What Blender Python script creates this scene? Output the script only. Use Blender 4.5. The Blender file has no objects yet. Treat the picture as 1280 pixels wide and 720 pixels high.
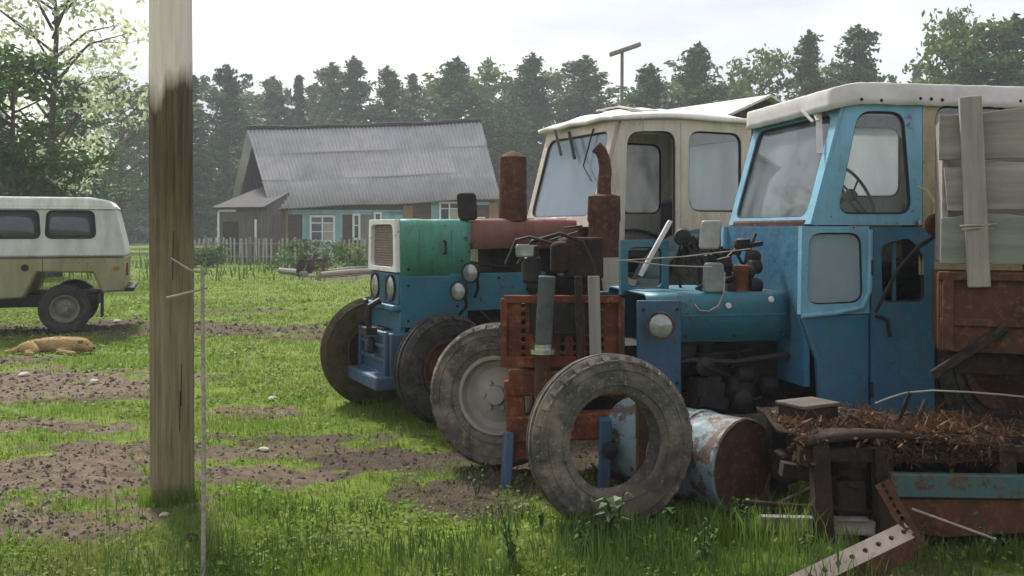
import bpy, math, random
import numpy as np
from mathutils import Vector, Matrix

# ------------------------------------------------------------------ camera, sky, sun, exposure
SC = bpy.context.scene
F, CX, HY, EYE = 1200.0, 640.0, 287.0, 1.6       # focal length and horizon in photo pixels, eye height in metres
cam = bpy.data.cameras.new('camera'); camo = bpy.data.objects.new('camera', cam)
SC.collection.objects.link(camo)
camo.location = (0, 0, EYE); camo.rotation_euler = (math.radians(90), 0, 0)
cam.sensor_width = 36; cam.lens = 36 * F / 1280; cam.shift_y = -(360 - HY) / 1280
cam.clip_start = 0.05; cam.clip_end = 3000
SC.camera = camo
SUN_EL, SUN_AZ = math.radians(48), math.radians(-28)    # azimuth from +Y towards +X
world = bpy.data.worlds.new('World'); SC.world = world; world.use_nodes = True
wn, wl = world.node_tree.nodes, world.node_tree.links
wn.clear()
wo = wn.new('ShaderNodeOutputWorld'); wb = wn.new('ShaderNodeBackground')
sky = wn.new('ShaderNodeTexSky'); sky.sky_type = 'NISHITA'; sky.sun_disc = False
sky.sun_elevation = SUN_EL; sky.sun_rotation = SUN_AZ; sky.air_density = 1.2; sky.dust_density = 3.0
wt = wn.new('ShaderNodeTexCoord'); wm = wn.new('ShaderNodeMapping'); wm.inputs['Scale'].default_value = (1.2, 1.2, 4.5)
cn = wn.new('ShaderNodeTexNoise'); cn.inputs['Scale'].default_value = 1.7; cn.inputs['Detail'].default_value = 7; cn.inputs['Roughness'].default_value = .55
cr = wn.new('ShaderNodeMapRange'); cr.inputs['From Min'].default_value = .36; cr.inputs['From Max'].default_value = .62
cr.inputs['To Min'].default_value = .62; cr.inputs['To Max'].default_value = 1.0
cm = wn.new('ShaderNodeMixRGB'); cw = wn.new('ShaderNodeMixRGB'); cw.inputs[1].default_value = (3.5, 3.62, 3.9, 1); cw.inputs[2].default_value = (5.1, 4.95, 4.9, 1)
c2n = wn.new('ShaderNodeTexNoise'); c2n.inputs['Scale'].default_value = 2.6; c2n.inputs['Detail'].default_value = 6; c2r = wn.new('ShaderNodeMapRange'); c2r.inputs['From Min'].default_value = .38; c2r.inputs['From Max'].default_value = .60
wl.new(wm.outputs[0], c2n.inputs['Vector']); wl.new(c2n.outputs['Fac'], c2r.inputs['Value']); wl.new(c2r.outputs[0], cw.inputs[0]); wl.new(cw.outputs[0], cm.inputs[2])
wl.new(wt.outputs['Generated'], wm.inputs['Vector']); wl.new(wm.outputs[0], cn.inputs['Vector']); wl.new(cn.outputs['Fac'], cr.inputs['Value'])
wl.new(cr.outputs[0], cm.inputs[0]); wl.new(sky.outputs[0], cm.inputs[1]); wl.new(cm.outputs[0], wb.inputs['Color'])
wb.inputs['Strength'].default_value = 0.10
wl.new(wb.outputs[0], wo.inputs['Surface'])
sl = bpy.data.lights.new('sun', 'SUN'); sl.energy = 2.9; sl.angle = math.radians(9); sl.color = (1, .95, .87)
so = bpy.data.objects.new('sun', sl); SC.collection.objects.link(so)
sd = Vector((math.sin(SUN_AZ) * math.cos(SUN_EL), math.cos(SUN_AZ) * math.cos(SUN_EL), math.sin(SUN_EL)))
so.rotation_euler = sd.to_track_quat('Z', 'Y').to_euler(); so.location = sd * 60
SC.view_settings.view_transform = 'Standard'; SC.view_settings.look = 'None'
SC.view_settings.exposure = 1.15; SC.view_settings.gamma = 1
SC.render.engine = 'CYCLES'
SC.cycles.use_denoising = True
SC.cycles.max_bounces = 6; SC.cycles.transparent_max_bounces = 12; SC.cycles.volume_bounces = 0

random.seed(4); RNG = np.random.default_rng(4)
V = Vector

def at(px, py, d):
    return V(((px - CX) / F * d, d, EYE + (HY - py) / F * d))
def gp(px, py):
    d = F * EYE / (py - HY)
    return V(((px - CX) / F * d, d, 0))

# ------------------------------------------------------------------ noise for terrain (numpy)
_lat = np.random.default_rng(11).random((256, 256))
def vnoise(x, y):
    xi = np.floor(x).astype(int); yi = np.floor(y).astype(int); fx = x - xi; fy = y - yi
    fx = fx * fx * (3 - 2 * fx); fy = fy * fy * (3 - 2 * fy)
    a = _lat[xi & 255, yi & 255]; b = _lat[(xi + 1) & 255, yi & 255]; c = _lat[xi & 255, (yi + 1) & 255]; e = _lat[(xi + 1) & 255, (yi + 1) & 255]
    return (a * (1 - fx) + b * fx) * (1 - fy) + (c * (1 - fx) + e * fx) * fy
def fbm(x, y, o=4):
    s = 0; a = .5
    for i in range(o):
        s = s + a * vnoise(x * 2 ** i + 17.3 * i, y * 2 ** i + 5.1 * i); a *= .5
    return s

# ------------------------------------------------------------------ materials
def lin(c): return tuple(c) + (1,)
class NT:
    def __init__(s, name):
        s.m = bpy.data.materials.new(name); s.m.use_nodes = True
        s.n = s.m.node_tree.nodes; s.l = s.m.node_tree.links
        s.b = s.n['Principled BSDF']; s.out = s.n['Material Output']
        s.tc = s.n.new('ShaderNodeTexCoord')
    def noise(s, scale, detail=6, rough=.6, vec=None, stretch=None):
        n = s.n.new('ShaderNodeTexNoise'); n.inputs['Scale'].default_value = scale; n.inputs['Detail'].default_value = detail; n.inputs['Roughness'].default_value = rough
        v = vec or s.tc.outputs['Object']
        if stretch:
            mp = s.n.new('ShaderNodeMapping'); mp.inputs['Scale'].default_value = stretch; s.l.new(v, mp.inputs['Vector']); v = mp.outputs[0]
        s.l.new(v, n.inputs['Vector']); return n.outputs['Fac']
    def ramp(s, fac, lo, hi, tmin=0., tmax=1.):
        r = s.n.new('ShaderNodeMapRange'); r.inputs['From Min'].default_value = lo; r.inputs['From Max'].default_value = hi
        r.inputs['To Min'].default_value = tmin; r.inputs['To Max'].default_value = tmax
        s.l.new(fac, r.inputs['Value']); return r.outputs[0]
    def mix(s, fac, a, b):
        m = s.n.new('ShaderNodeMixRGB')
        for i, v in ((0, fac), (1, a), (2, b)):
            if isinstance(v, (int, float)): m.inputs[i].default_value = v
            elif isinstance(v, tuple): m.inputs[i].default_value = lin(v) if len(v) == 3 else v
            else: s.l.new(v, m.inputs[i])
        return m.outputs[0]
    def mul(s, a, b):
        m = s.n.new('ShaderNodeMath'); m.operation = 'MULTIPLY'
        for i, v in ((0, a), (1, b)):
            if isinstance(v, (int, float)): m.inputs[i].default_value = v
            else: s.l.new(v, m.inputs[i])
        return m.outputs[0]
    def bump(s, h, strength=.3, dist=.01):
        b = s.n.new('ShaderNodeBump'); b.inputs['Strength'].default_value = strength; b.inputs['Distance'].default_value = dist
        s.l.new(h, b.inputs['Height']); s.l.new(b.outputs[0], s.b.inputs['Normal'])
    def attr(s, name):
        a = s.n.new('ShaderNodeAttribute'); a.attribute_name = name; return a.outputs['Fac']
    def set(s, col=None, rough=None, metal=None, spec=None):
        for k, v in (('Base Color', col), ('Roughness', rough), ('Metallic', metal), ('Specular IOR Level', spec)):
            if v is None: continue
            if isinstance(v, tuple): s.b.inputs[k].default_value = lin(v)
            elif isinstance(v, (int, float)): s.b.inputs[k].default_value = v
            else: s.l.new(v, s.b.inputs[k])
        return s.m

def m_plain(name, c, c2=None, rough=.7, scale=12, metal=0, bump=.2, spec=.3, stretch=None):
    t = NT(name); n = t.noise(scale, stretch=stretch)
    col = t.mix(t.ramp(n, .3, .7), c, c2 or tuple(v * .6 for v in c))
    if bump: t.bump(t.noise(scale * 4, stretch=stretch), bump, .004)
    return t.set(col, rough, metal, spec)
RUST1, RUST2, RUST3 = (.095, .042, .026), (.045, .024, .018), (.15, .068, .036)
def m_rust(name, c1=RUST1, c2=RUST2, c3=RUST3, rough=.9):
    t = NT(name)
    a = t.mix(t.ramp(t.noise(6), .35, .65), c1, c2)
    a = t.mix(t.ramp(t.noise(23), .52, .68), a, c3)
    a = t.mix(t.ramp(t.noise(3, stretch=(3, 3, .6)), .55, .7), a, (.05, .035, .03))
    t.bump(t.noise(40), .5, .004)
    return t.set(a, rough, .0, .2)
def m_paint(name, c, c2=None, rust=.5, rough=.45, scale=5, dirt=(.10, .085, .065), dirtamt=.45):
    t = NT(name)
    fade = t.mix(t.ramp(t.noise(scale * .6), .3, .7), c, c2 or tuple(v * .75 + .02 for v in c))
    d = t.ramp(t.noise(scale * 1.6, stretch=(1.6, 1.6, .45)), .42, .75, 0, dirtamt)
    col = t.mix(d, fade, dirt)
    rn = t.noise(scale * 1.3, 9, .7)
    rm = t.ramp(rn, .72 - .22 * rust, .76 - .22 * rust)
    rc = t.mix(t.ramp(t.noise(40), .4, .6), RUST1, RUST2)
    col = t.mix(t.mul(rm, .9), col, rc)
    ch = t.mul(t.ramp(t.noise(34, 4, .6), .60 - .04 * rust, .63 - .04 * rust), t.ramp(t.noise(scale * .7, 4), .54, .66))
    col = t.mix(t.mul(ch, .85), col, rc)
    stq = t.mul(t.ramp(t.noise(7, 5, .6, stretch=(5, 5, .35)), .55, .72), t.ramp(t.noise(1.7), .42, .62))
    col = t.mix(t.mul(stq, .25 + .5 * rust), col, (.10, .055, .035))
    ro = t.ramp(t.noise(scale * 3), .3, .7, rough - .08, rough + .25)
    t.bump(t.noise(scale * 1.3, 3), .5, .02)
    return t.set(col, ro, 0, .4)
def m_wood(name, c, c2, rough=.9, along='x', scale=3):
    t = NT(name)
    st = {'x': (.7, 9, 9), 'y': (9, .7, 9), 'z': (9, 9, .7)}[along]
    g = t.noise(scale, 8, .65, stretch=st)
    col = t.mix(t.ramp(g, .35, .65), c, c2)
    col = t.mix(t.ramp(t.noise(1.6), .45, .75, 0, .5), col, tuple(v * .55 for v in c2))
    t.bump(g, .5, .006)
    return t.set(col, rough, 0, .15)
def m_glass(name, tint=(.75, .85, .88), dust=.35, dustcol=(.55, .57, .56), patch=2.2):
    t = NT(name); n, l = t.n, t.l
    n.remove(t.b)
    tr = n.new('ShaderNodeBsdfTransparent'); tr.inputs[0].default_value = lin(tint)
    gl = n.new('ShaderNodeBsdfGlossy'); gl.inputs['Roughness'].default_value = .04; gl.inputs[0].default_value = (.9, .95, 1, 1)
    fr = n.new('ShaderNodeFresnel'); fr.inputs['IOR'].default_value = 1.5
    m1 = n.new('ShaderNodeMixShader'); l.new(fr.outputs[0], m1.inputs[0]); l.new(tr.outputs[0], m1.inputs[1]); l.new(gl.outputs[0], m1.inputs[2])
    df = n.new('ShaderNodeBsdfDiffuse'); df.inputs[0].default_value = lin(dustcol)
    tl = n.new('ShaderNodeBsdfTranslucent'); tl.inputs[0].default_value = lin(dustcol); dm = n.new('ShaderNodeMixShader'); dm.inputs[0].default_value = .6
    l.new(df.outputs[0], dm.inputs[1]); l.new(tl.outputs[0], dm.inputs[2]); df = dm
    m2 = n.new('ShaderNodeMixShader')
    f = t.ramp(t.noise(patch, 8, .6, stretch=(1, 1, .5)), .3, .75, max(0, dust - .12), min(1, dust + .16))
    l.new(f, m2.inputs[0]); l.new(m1.outputs[0], m2.inputs[1]); l.new(df.outputs[0], m2.inputs[2])
    l.new(m2.outputs[0], t.out.inputs['Surface'])
    return t.m
def m_leaf(name, c, c2, transl=.35, rough=.6):
    t = NT(name)
    col = t.mix(t.ramp(t.attr('shade'), 0, 1), c, c2)
    t.set(col, rough, 0, .15)
    tr = t.n.new('ShaderNodeBsdfTranslucent'); t.l.new(col, tr.inputs[0])
    ms = t.n.new('ShaderNodeMixShader'); ms.inputs[0].default_value = transl
    t.l.new(t.b.outputs[0], ms.inputs[1]); t.l.new(tr.outputs[0], ms.inputs[2]); t.l.new(ms.outputs[0], t.out.inputs['Surface'])
    return t.m

M = {}
M['rust'] = m_rust('rusted_iron')
M['rust_orange'] = m_rust('orange_rust', (.17, .052, .024), (.08, .03, .02), (.24, .095, .042))
M['rust_dark'] = m_rust('dark_rust', (.035, .023, .019), (.018, .014, .013), (.06, .034, .023))
M['iron'] = m_plain('greasy_iron', (.035, .032, .03), (.015, .014, .014), .6, 15, .3)
M['black'] = m_plain('black_rubber_trim', (.02, .02, .022), (.012, .012, .013), .7)
def m_rubber(name, c, mud, amt):
    t = NT(name); n1 = t.noise(5, 8, .65); col = t.mix(t.ramp(t.noise(13), .35, .65), c, tuple(v * .45 for v in c))
    col = t.mix(t.ramp(n1, .62 - .25 * amt, .72 - .15 * amt, 0, .9), col, mud); col = t.mix(t.ramp(t.noise(38, 5, .7), .58, .66, 0, .7), col, tuple(v * 1.35 for v in mud)); col = t.mix(t.ramp(t.noise(2.2, 4), .5, .7, 0, .6), col, (.018, .017, .017))
    t.bump(t.mix(.5, t.noise(26, 6, .7), n1), .8, .012); return t.set(col, .92, 0, .2)
M['rubber'] = m_rubber('dusty_tyre_rubber', (.060, .056, .052), (.11, .095, .078), .3)
M['rubber_tan'] = m_rubber('mud_caked_rubber', (.12, .11, .10), (.215, .175, .14), .6)
M['rubber_green'] = m_rubber('olive_rubber', (.075, .072, .035), (.085, .052, .036), .5)  # olive green showing through the wheel put into the rubber colour
M['green'] = m_paint('mint_green_paint', (.07, .28, .18), (.10, .33, .27), .5, .45)
M['teal'] = m_paint('teal_blue_paint', (.018, .115, .165), (.026, .155, .21), .38, .38)
M['deepblue'] = m_paint('deep_blue_paint', (.02, .065, .13), (.028, .085, .15), .45, .5)
M['cabblue'] = m_paint('sky_blue_paint', (.13, .33, .48), (.17, .38, .52), .34, .4, 4, (.13, .115, .11), .4)
M['doorblue'] = m_paint('cobalt_blue_paint', (.022, .115, .205), (.032, .15, .245), .3, .4)
M['red'] = m_paint('faded_red_paint', (.23, .09, .075), (.29, .14, .115), .55, .65)
M['cream'] = m_paint('cream_cab_paint', (.52, .465, .40), (.46, .40, .335), .25, .5, 4, (.22, .17, .13), .5)
M['ochre'] = m_paint('ochre_primer_paint', (.36, .29, .18), (.42, .35, .235), .4, .65)
M['white'] = m_paint('chalky_white_paint', (.74, .72, .70), (.66, .64, .62), .05, .6, 4, (.35, .3, .27), .3)
M['canvas'] = m_plain('grey_white_canvas', (.60, .575, .58), (.44, .42, .425), .9, 5, 0, .3)
M['chrome'] = m_plain('dull_chrome', (.55, .56, .57), (.35, .35, .35), .25, 9, .9, 0)
M['lens'] = m_plain('dusty_lamp_glass', (.34, .36, .35), (.16, .17, .165), .12, 14, .3, 0, .8)
M['grillepink'] = m_plain('pale_dusty_mesh', (.38, .30, .27), (.25, .21, .18), .8, 20)
M['glass_dusty'] = m_glass('dusty_cab_glass', (.82, .90, .95), .24, (.62, .68, .74))
M['glass_milky'] = m_glass('milky_cab_glass', (.86, .91, .93), .22, (.66, .70, .72))
M['glass_clear'] = m_glass('streaked_cab_glass', (.90, .94, .92), .13, (.75, .76, .70), 12)
M['glass_near'] = m_glass('rain_streaked_glass', (.93, .95, .96), .12, (.7, .72, .74))
M['glass_far'] = m_glass('sky_pale_far_glass', (.9, .93, .95), .62, (.80, .82, .84))  # pale sky brightness of the far windows put into the dust colour
M['glass_pale'] = m_glass('pale_dusty_pane', (.9, .93, .95), .80, (.56, .66, .74))  # dusty pane, its blue-white brightness painted into the dust over a dark interior
M['picket'] = m_wood('pale_picket_wood', (.44, .42, .41), (.30, .285, .275), .95, 'z', 2)
M['plank'] = m_wood('grey_weathered_plank', (.33, .295, .285), (.21, .185, .178), .95, 'x', 2)
M['plankz'] = m_wood('grey_weathered_upright', (.34, .305, .295), (.23, .20, .195), .95, 'z', 2)
M['board_pale'] = m_wood('pale_bleached_board', (.40, .35, .31), (.24, .20, .175), .9, 'x', 4)

# ------------------------------------------------------------------ mesh builder
def link(o): SC.collection.objects.link(o); return o
class MB:
    def __init__(s): s.v = []; s.f = []
    def add(s, vs, fs):
        k = len(s.v); s.v += [tuple(v) for v in vs]; s.f += [tuple(i + k for i in f) for f in fs]; return s
    def box(s, c, size, R=None, taper=1.0):
        x, y, z = (q / 2 for q in size); vs = []
        for sz in (-1, 1):
            t = taper if sz > 0 else 1
            for sx, sy in ((-1, -1), (1, -1), (1, 1), (-1, 1)): vs.append(V((sx * x * t, sy * y * t, sz * z)))
        if R is not None: vs = [R @ v for v in vs]
        return s.add([v + V(c) for v in vs], [(3, 2, 1, 0), (4, 5, 6, 7), (0, 1, 5, 4), (1, 2, 6, 5), (2, 3, 7, 6), (3, 0, 4, 7)])
    def beam(s, a, b, w, h, up=(0, 0, 1)):
        a, b = V(a), V(b); d = (b - a).normalized(); u = V(up)
        if abs(d.dot(u)) > .95: u = V((1, 0, 0))
        r = d.cross(u).normalized(); u = r.cross(d).normalized()
        vs = [p + r * (sx * w / 2) + u * (sy * h / 2) for p in (a, b) for sx, sy in ((-1, -1), (1, -1), (1, 1), (-1, 1))]
        return s.add(vs, [(0, 1, 2, 3), (7, 6, 5, 4), (4, 5, 1, 0), (5, 6, 2, 1), (6, 7, 3, 2), (7, 4, 0, 3)])
    def tube(s, pts, r, n=10, closed=False, cap=True):
        pts = [V(p) for p in pts]; m = len(pts); rs = r if isinstance(r, (list, tuple)) else [r] * m; vs = []; pu = None
        for i, p in enumerate(pts):
            if closed: t = pts[(i + 1) % m] - pts[i - 1]
            else: t = pts[min(i + 1, m - 1)] - pts[max(i - 1, 0)]
            t.normalize()
            if pu is None: pu = t.orthogonal().normalized()
            u = (pu - t * pu.dot(t)); u = u.normalized() if u.length > 1e-5 else t.orthogonal().normalized()
            pu = u; w = t.cross(u)
            vs += [p + (u * math.cos(2 * math.pi * k / n) + w * math.sin(2 * math.pi * k / n)) * rs[i] for k in range(n)]
        fs = []
        for i in range(m if closed else m - 1):
            j = (i + 1) % m
            for k in range(n): fs.append((i * n + k, i * n + (k + 1) % n, j * n + (k + 1) % n, j * n + k))
        if cap and not closed: fs += [tuple(range(n))[::-1], tuple((m - 1) * n + k for k in range(n))]
        return s.add(vs, fs)
    def lathe(s, prof, o, axis, n=32, closed=False):
        """prof: (distance along axis, radius)"""
        o, ax = V(o), V(axis).normalized(); u = ax.orthogonal().normalized(); w = ax.cross(u); vs = []; m = len(prof)
        for a, r in prof:
            r = max(r, 1e-4)
            vs += [o + ax * a + (u * math.cos(2 * math.pi * k / n) + w * math.sin(2 * math.pi * k / n)) * r for k in range(n)]
        fs = [(i * n + k, i * n + (k + 1) % n, ((i + 1) % m) * n + (k + 1) % n, ((i + 1) % m) * n + k) for i in range(m if closed else m - 1) for k in range(n)]
        return s.add(vs, fs)
    def poly(s, pts, o, U, W, thk):
        """a flat outline in the plane U, W through o, given a thickness along U x W"""
        o, U, W = V(o), V(U).normalized(), V(W).normalized(); N = U.cross(W); n = len(pts)
        vs = [o + U * a + W * b + N * t for t in (-thk / 2, thk / 2) for a, b in pts]
        return s.add(vs, [tuple(range(n))[::-1], tuple(range(n, 2 * n))] + [(i, (i + 1) % n, n + (i + 1) % n, n + i) for i in range(n)])
    def holed(s, outer, hole, o, U, W, thk, k=56):
        o, U, W = V(o), V(U).normalized(), V(W).normalized(); N = U.cross(W)
        cx = sum(p[0] for p in hole) / len(hole); cy = sum(p[1] for p in hole) / len(hole)
        an = [math.atan2(p[1] - cy, p[0] - cx) for p in outer] + [math.atan2(p[1] - cy, p[0] - cx) for p in hole] + [-math.pi + 2 * math.pi * i / k for i in range(k)]
        an = sorted(set(round(a, 4) for a in an))
        def hit(poly, a):
            dx, dy = math.cos(a), math.sin(a); best = None
            for i in range(len(poly)):
                x1, y1 = poly[i][0] - cx, poly[i][1] - cy; x2, y2 = poly[(i + 1) % len(poly)][0] - cx, poly[(i + 1) % len(poly)][1] - cy
                ex, ey = x2 - x1, y2 - y1; den = dx * ey - dy * ex
                if abs(den) < 1e-12: continue
                t = (x1 * ey - y1 * ex) / den; q = (x1 * dy - y1 * dx) / den
                if t > 0 and -1e-4 <= q <= 1.0001 and (best is None or t > best): best = t
            return (cx + dx * (best or .01), cy + dy * (best or .01))
        A = [hit(outer, a) for a in an]; B = [hit(hole, a) for a in an]; n = len(an); vs = []
        for t in (-thk / 2, thk / 2):
            for L in (A, B): vs += [o + U * p[0] + W * p[1] + N * t for p in L]
        fs = []
        for i in range(n):
            j = (i + 1) % n
            fs += [(j, i, n + i, n + j), (2 * n + i, 2 * n + j, 3 * n + j, 3 * n + i), (i, j, 2 * n + j, 2 * n + i), (n + j, n + i, 3 * n + i, 3 * n + j)]
        return s.add(vs, fs)
    def ring(s, loop, o, U, W, r, off=0, n=6):
        o, U, W = V(o), V(U).normalized(), V(W).normalized(); N = U.cross(W)
        return s.tube([o + U * a + W * b + N * off for a, b in loop], r, n, closed=True)
    def grid(s, fn, nu, nv):
        vs = [fn(i / nu, j / nv) for i in range(nu + 1) for j in range(nv + 1)]
        return s.add(vs, [(i * (nv + 1) + j, (i + 1) * (nv + 1) + j, (i + 1) * (nv + 1) + j + 1, i * (nv + 1) + j + 1) for i in range(nu) for j in range(nv)])
    def build(s, name, mat, parent=None, bevel=0, smooth=True, angle=35, solid=0, label=None):
        me = bpy.data.meshes.new(name); me.from_pydata(s.v, [], s.f); me.update()
        import bmesh
        bm = bmesh.new(); bm.from_mesh(me); bmesh.ops.recalc_face_normals(bm, faces=bm.faces); bm.to_mesh(me); bm.free()
        if smooth:
            me.polygons.foreach_set('use_smooth', [True] * len(me.polygons)); me.set_sharp_from_angle(angle=math.radians(angle))
        me.materials.append(mat)
        o = link(bpy.data.objects.new(name, me))
        if parent: o.parent = parent
        if solid:
            q = o.modifiers.new('solid', 'SOLIDIFY'); q.thickness = solid; q.offset = 0
        if bevel:
            q = o.modifiers.new('bevel', 'BEVEL'); q.width = bevel; q.segments = 2; q.limit_method = 'ANGLE'; q.angle_limit = math.radians(40)
        if label: o['label'] = label
        return o
def rr(pts, r, n=5):
    """round the corners of a convex outline"""
    out = []; m = len(pts)
    for i in range(m):
        p = V((*pts[i], 0)); a = V((*pts[i - 1], 0)); b = V((*pts[(i + 1) % m], 0))
        da, db = (a - p), (b - p); ra = min(r, da.length * .48, db.length * .48)
        A, B = p + da.normalized() * ra, p + db.normalized() * ra
        for k in range(n + 1):
            t = k / n; q = A * (1 - t) ** 2 + p * 2 * t * (1 - t) + B * t * t; out.append((q.x, q.y))
    return out
def inset(pts, k):
    cx = sum(p[0] for p in pts) / len(pts); cy = sum(p[1] for p in pts) / len(pts)
    return [(cx + (a - cx) * k, cy + (b - cy) * k) for a, b in pts]
def tag(o, label=None, cat=None, group=None, kind=None):
    if label: o['label'] = label
    if cat: o['category'] = cat
    if group: o['group'] = group
    if kind: o['kind'] = kind
    return o
def thing(name, label, cat, loc=(0, 0, 0), rz=0, group=None, rot=None):
    o = link(bpy.data.objects.new(name, None)); o.empty_display_size = .1
    o.location = loc; o.rotation_euler = rot or (0, 0, rz)
    return tag(o, label, cat, group)
def copy_tree(o, parent=None):
    c = o.copy(); SC.collection.objects.link(c); c.parent = parent
    for ch in list(o.children): copy_tree(ch, c)
    return c
def np_mesh(name, verts, faces, mat, parent=None, shade=None, smooth=False):
    """verts (n,3), faces (m,k) arrays; shade: one value per face"""
    me = bpy.data.meshes.new(name); n, (m, k) = len(verts), faces.shape
    me.vertices.add(n); me.vertices.foreach_set('co', np.asarray(verts, np.float32).ravel())
    me.loops.add(m * k); me.loops.foreach_set('vertex_index', np.asarray(faces, np.int32).ravel())
    me.polygons.add(m); me.polygons.foreach_set('loop_start', np.arange(m, dtype=np.int32) * k)
    me.polygons.foreach_set('use_smooth', np.full(m, smooth, bool))
    if shade is not None:
        a = me.attributes.new('shade', 'FLOAT', 'FACE'); a.data.foreach_set('value', np.asarray(shade, np.float32))
    me.update(calc_edges=True); me.validate()
    me.materials.append(mat)
    o = link(bpy.data.objects.new(name, me))
    if parent: o.parent = parent
    return o
# ------------------------------------------------------------------ ground
# worn soil: (photo x, photo y, half width px, half height px, strength, paleness)
DIRT = [(250, 413, 260, 11, .95, .3), (60, 478, 150, 18, 1.0, .9), (150, 497, 110, 6, .9, .3), (60, 530, 130, 9, .8, .8), (70, 600, 180, 38, 1.0, .75), (40, 660, 110, 36, .9, .7),
        (150, 555, 120, 6, .7, .6), (190, 660, 90, 30, .35, .5), (330, 562, 150, 6, .85, .5), (300, 592, 150, 6, .9, .6), (420, 545, 150, 9, .85, .2), (520, 575, 130, 22, 1.0, .0), (620, 605, 110, 30, .9, .0),
        (0, 452, 60, 10, .7, .6), (330, 512, 120, 4, .6, .9), (700, 560, 160, 40, 1, 0), (950, 560, 260, 60, .8, 0), (1180, 690, 180, 40, .45, .1), (90, 575, 180, 5, .8, .7),
        (60, 411, 130, 12, .9, .1), (430, 345, 60, 7, .6, .4), (280, 388, 90, 4, .5, .4)]
def dirt_fields(x, y):
    j = (fbm(x * 1.7, y * 1.7) - .47) * 2.6 + (fbm(x * 7 + 50, y * 7, 3) - .43) * 2.0
    D = np.zeros_like(x); P = np.zeros_like(x)
    for px, py, rx, ry, st, pale in DIRT:
        c = gp(px, py); a = gp(px, py - ry) if py - ry > HY + 8 else gp(px, HY + 8); b = gp(px, py + ry); hx = rx / F * c.y; hy = max(.25, (a.y - b.y) / 2)
        q = np.sqrt(((x - c.x) / hx) ** 2 + ((y - (a.y + b.y) / 2) / hy) ** 2)
        k = np.clip((1.25 - q) * 1.3 + j, 0, 1) * st
        P = np.where(k > D, pale, P); D = np.maximum(D, k)
    return D, P
def height(x, y):
    near = np.clip((60 - np.hypot(x, y)) / 50, 0, 1)
    return ((fbm(x * .5, y * .5, 3) - .45) * .10 + (fbm(x * 3.1, y * 3.1, 3) - .43) * .06 + (fbm(x * 11, y * 11, 3) - .43) * .035) * near - .012
xs = np.concatenate([-np.geomspace(138, 13, 20), np.linspace(-12.8, 12.8, 420), np.geomspace(13, 138, 20)])
ys = np.concatenate([np.array([-60, -40, -30, -20, -6, 0, 2.2]), np.geomspace(3, 20, 420), np.geomspace(20.1, 138, 80)])
GX, GY = np.meshgrid(xs, ys, indexing='ij'); GZ = height(GX, GY)
nx, ny = GX.shape; idx = np.arange(nx * ny).reshape(nx, ny)
gf = np.stack([idx[:-1, :-1], idx[1:, :-1], idx[1:, 1:], idx[:-1, 1:]], -1).reshape(-1, 4)
t = NT('soil_and_turf')
D, P = dirt_fields(GX.ravel(), GY.ravel())
n1 = t.noise(.9, 8, .6); n2 = t.noise(9, 8, .7); n3 = t.noise(55, 5, .7)
turf = t.mix(t.ramp(n1, .35, .65), (.10, .16, .02), (.15, .20, .03)); turf = t.mix(t.ramp(n2, .45, .7, 0, .7), turf, (.07, .065, .025))
soil = t.mix(t.ramp(t.attr('pale'), 0, 1), (.05, .038, .030), (.20, .155, .112)); soil = t.mix(t.ramp(n2, .38, .62, 0, .85), soil, (.075, .056, .043)); soil = t.mix(t.ramp(n3, .55, .7, 0, .6), soil, (.22, .18, .14))
fac = t.ramp(t.mix(.28, t.attr('dirt'), n2), .28, .5)
col = t.mix(fac, turf, soil); t.bump(t.mix(.5, n2, n3), .9, .03); gm = t.set(col, .95, 0, .1)
go = np_mesh('ground', np.stack([GX, GY, GZ], -1).reshape(-1, 3), gf, gm, smooth=True)
for nm, dat in (('dirt', D), ('pale', P)):
    a = go.data.attributes.new(nm, 'FLOAT', 'POINT'); a.data.foreach_set('value', dat.astype(np.float32))
tag(go, 'trodden grassy yard with muddy ruts and bare earth', kind='structure')

# ------------------------------------------------------------------ grass
def blades(name, n, dmin, dmax, hmin, hmax, wid, mat, keep, label, lean=.5, xr=.62, seed=1, bend=True, region=None):
    r = np.random.default_rng(seed)
    d = dmin * (dmax / dmin) ** r.random(n); x = (r.random(n) * 2 - 1) * d * xr
    if region is not None: x, d = region(r, n)
    Dm, _ = dirt_fields(x, d); p = keep(x, d, Dm); s = r.random(n) < p; x, d, Dm = x[s], d[s], Dm[s]; n = len(x)
    clump = np.clip(fbm(x * 1.3 + 9, d * 1.3, 4) * 2.2 - .5, .1, 1.4)
    z = height(x, d) - .004; h = (hmin + (hmax - hmin) * r.random(n)) * (.35 + clump) * (1 - .5 * np.clip(Dm, 0, 1)); w = wid * (.6 + .8 * r.random(n)) * np.maximum(1, d / 7)
    a = r.random(n) * 2 * np.pi; ux, uy = np.cos(a) * w / 2, np.sin(a) * w / 2
    b = r.random(n) * 2 * np.pi; l = lean * r.random(n) * h; lx, ly = np.cos(b) * l, np.sin(b) * l
    base = np.stack([x, d, z], -1); U = np.stack([ux, uy, 0 * x], -1); mid = base + np.stack([lx * .35, ly * .35, h * .6], -1); tip = base + np.stack([lx, ly, h], -1)
    vs = np.stack([base - U, base + U, mid + U * .7, tip, mid - U * .7], 1).reshape(-1, 3)
    k = np.arange(n)[:, None] * 5
    fs = (k + np.array([[0, 1, 2, 4]]))
    f2 = (k + np.array([[4, 2, 3, 3]]))
    sh = np.clip(r.random(n) * .5 + clump * .45 - .05 + .0 * x, 0, 1)
    tri = np.concatenate([np.stack([fs[:, 0], fs[:, 1], fs[:, 2]], -1), np.stack([fs[:, 0], fs[:, 2], fs[:, 3]], -1), f2[:, :3]])
    o = np_mesh(name, vs, tri, mat, shade=np.tile(sh, 3))
    return tag(o, label, 'grass', kind='stuff')
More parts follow.
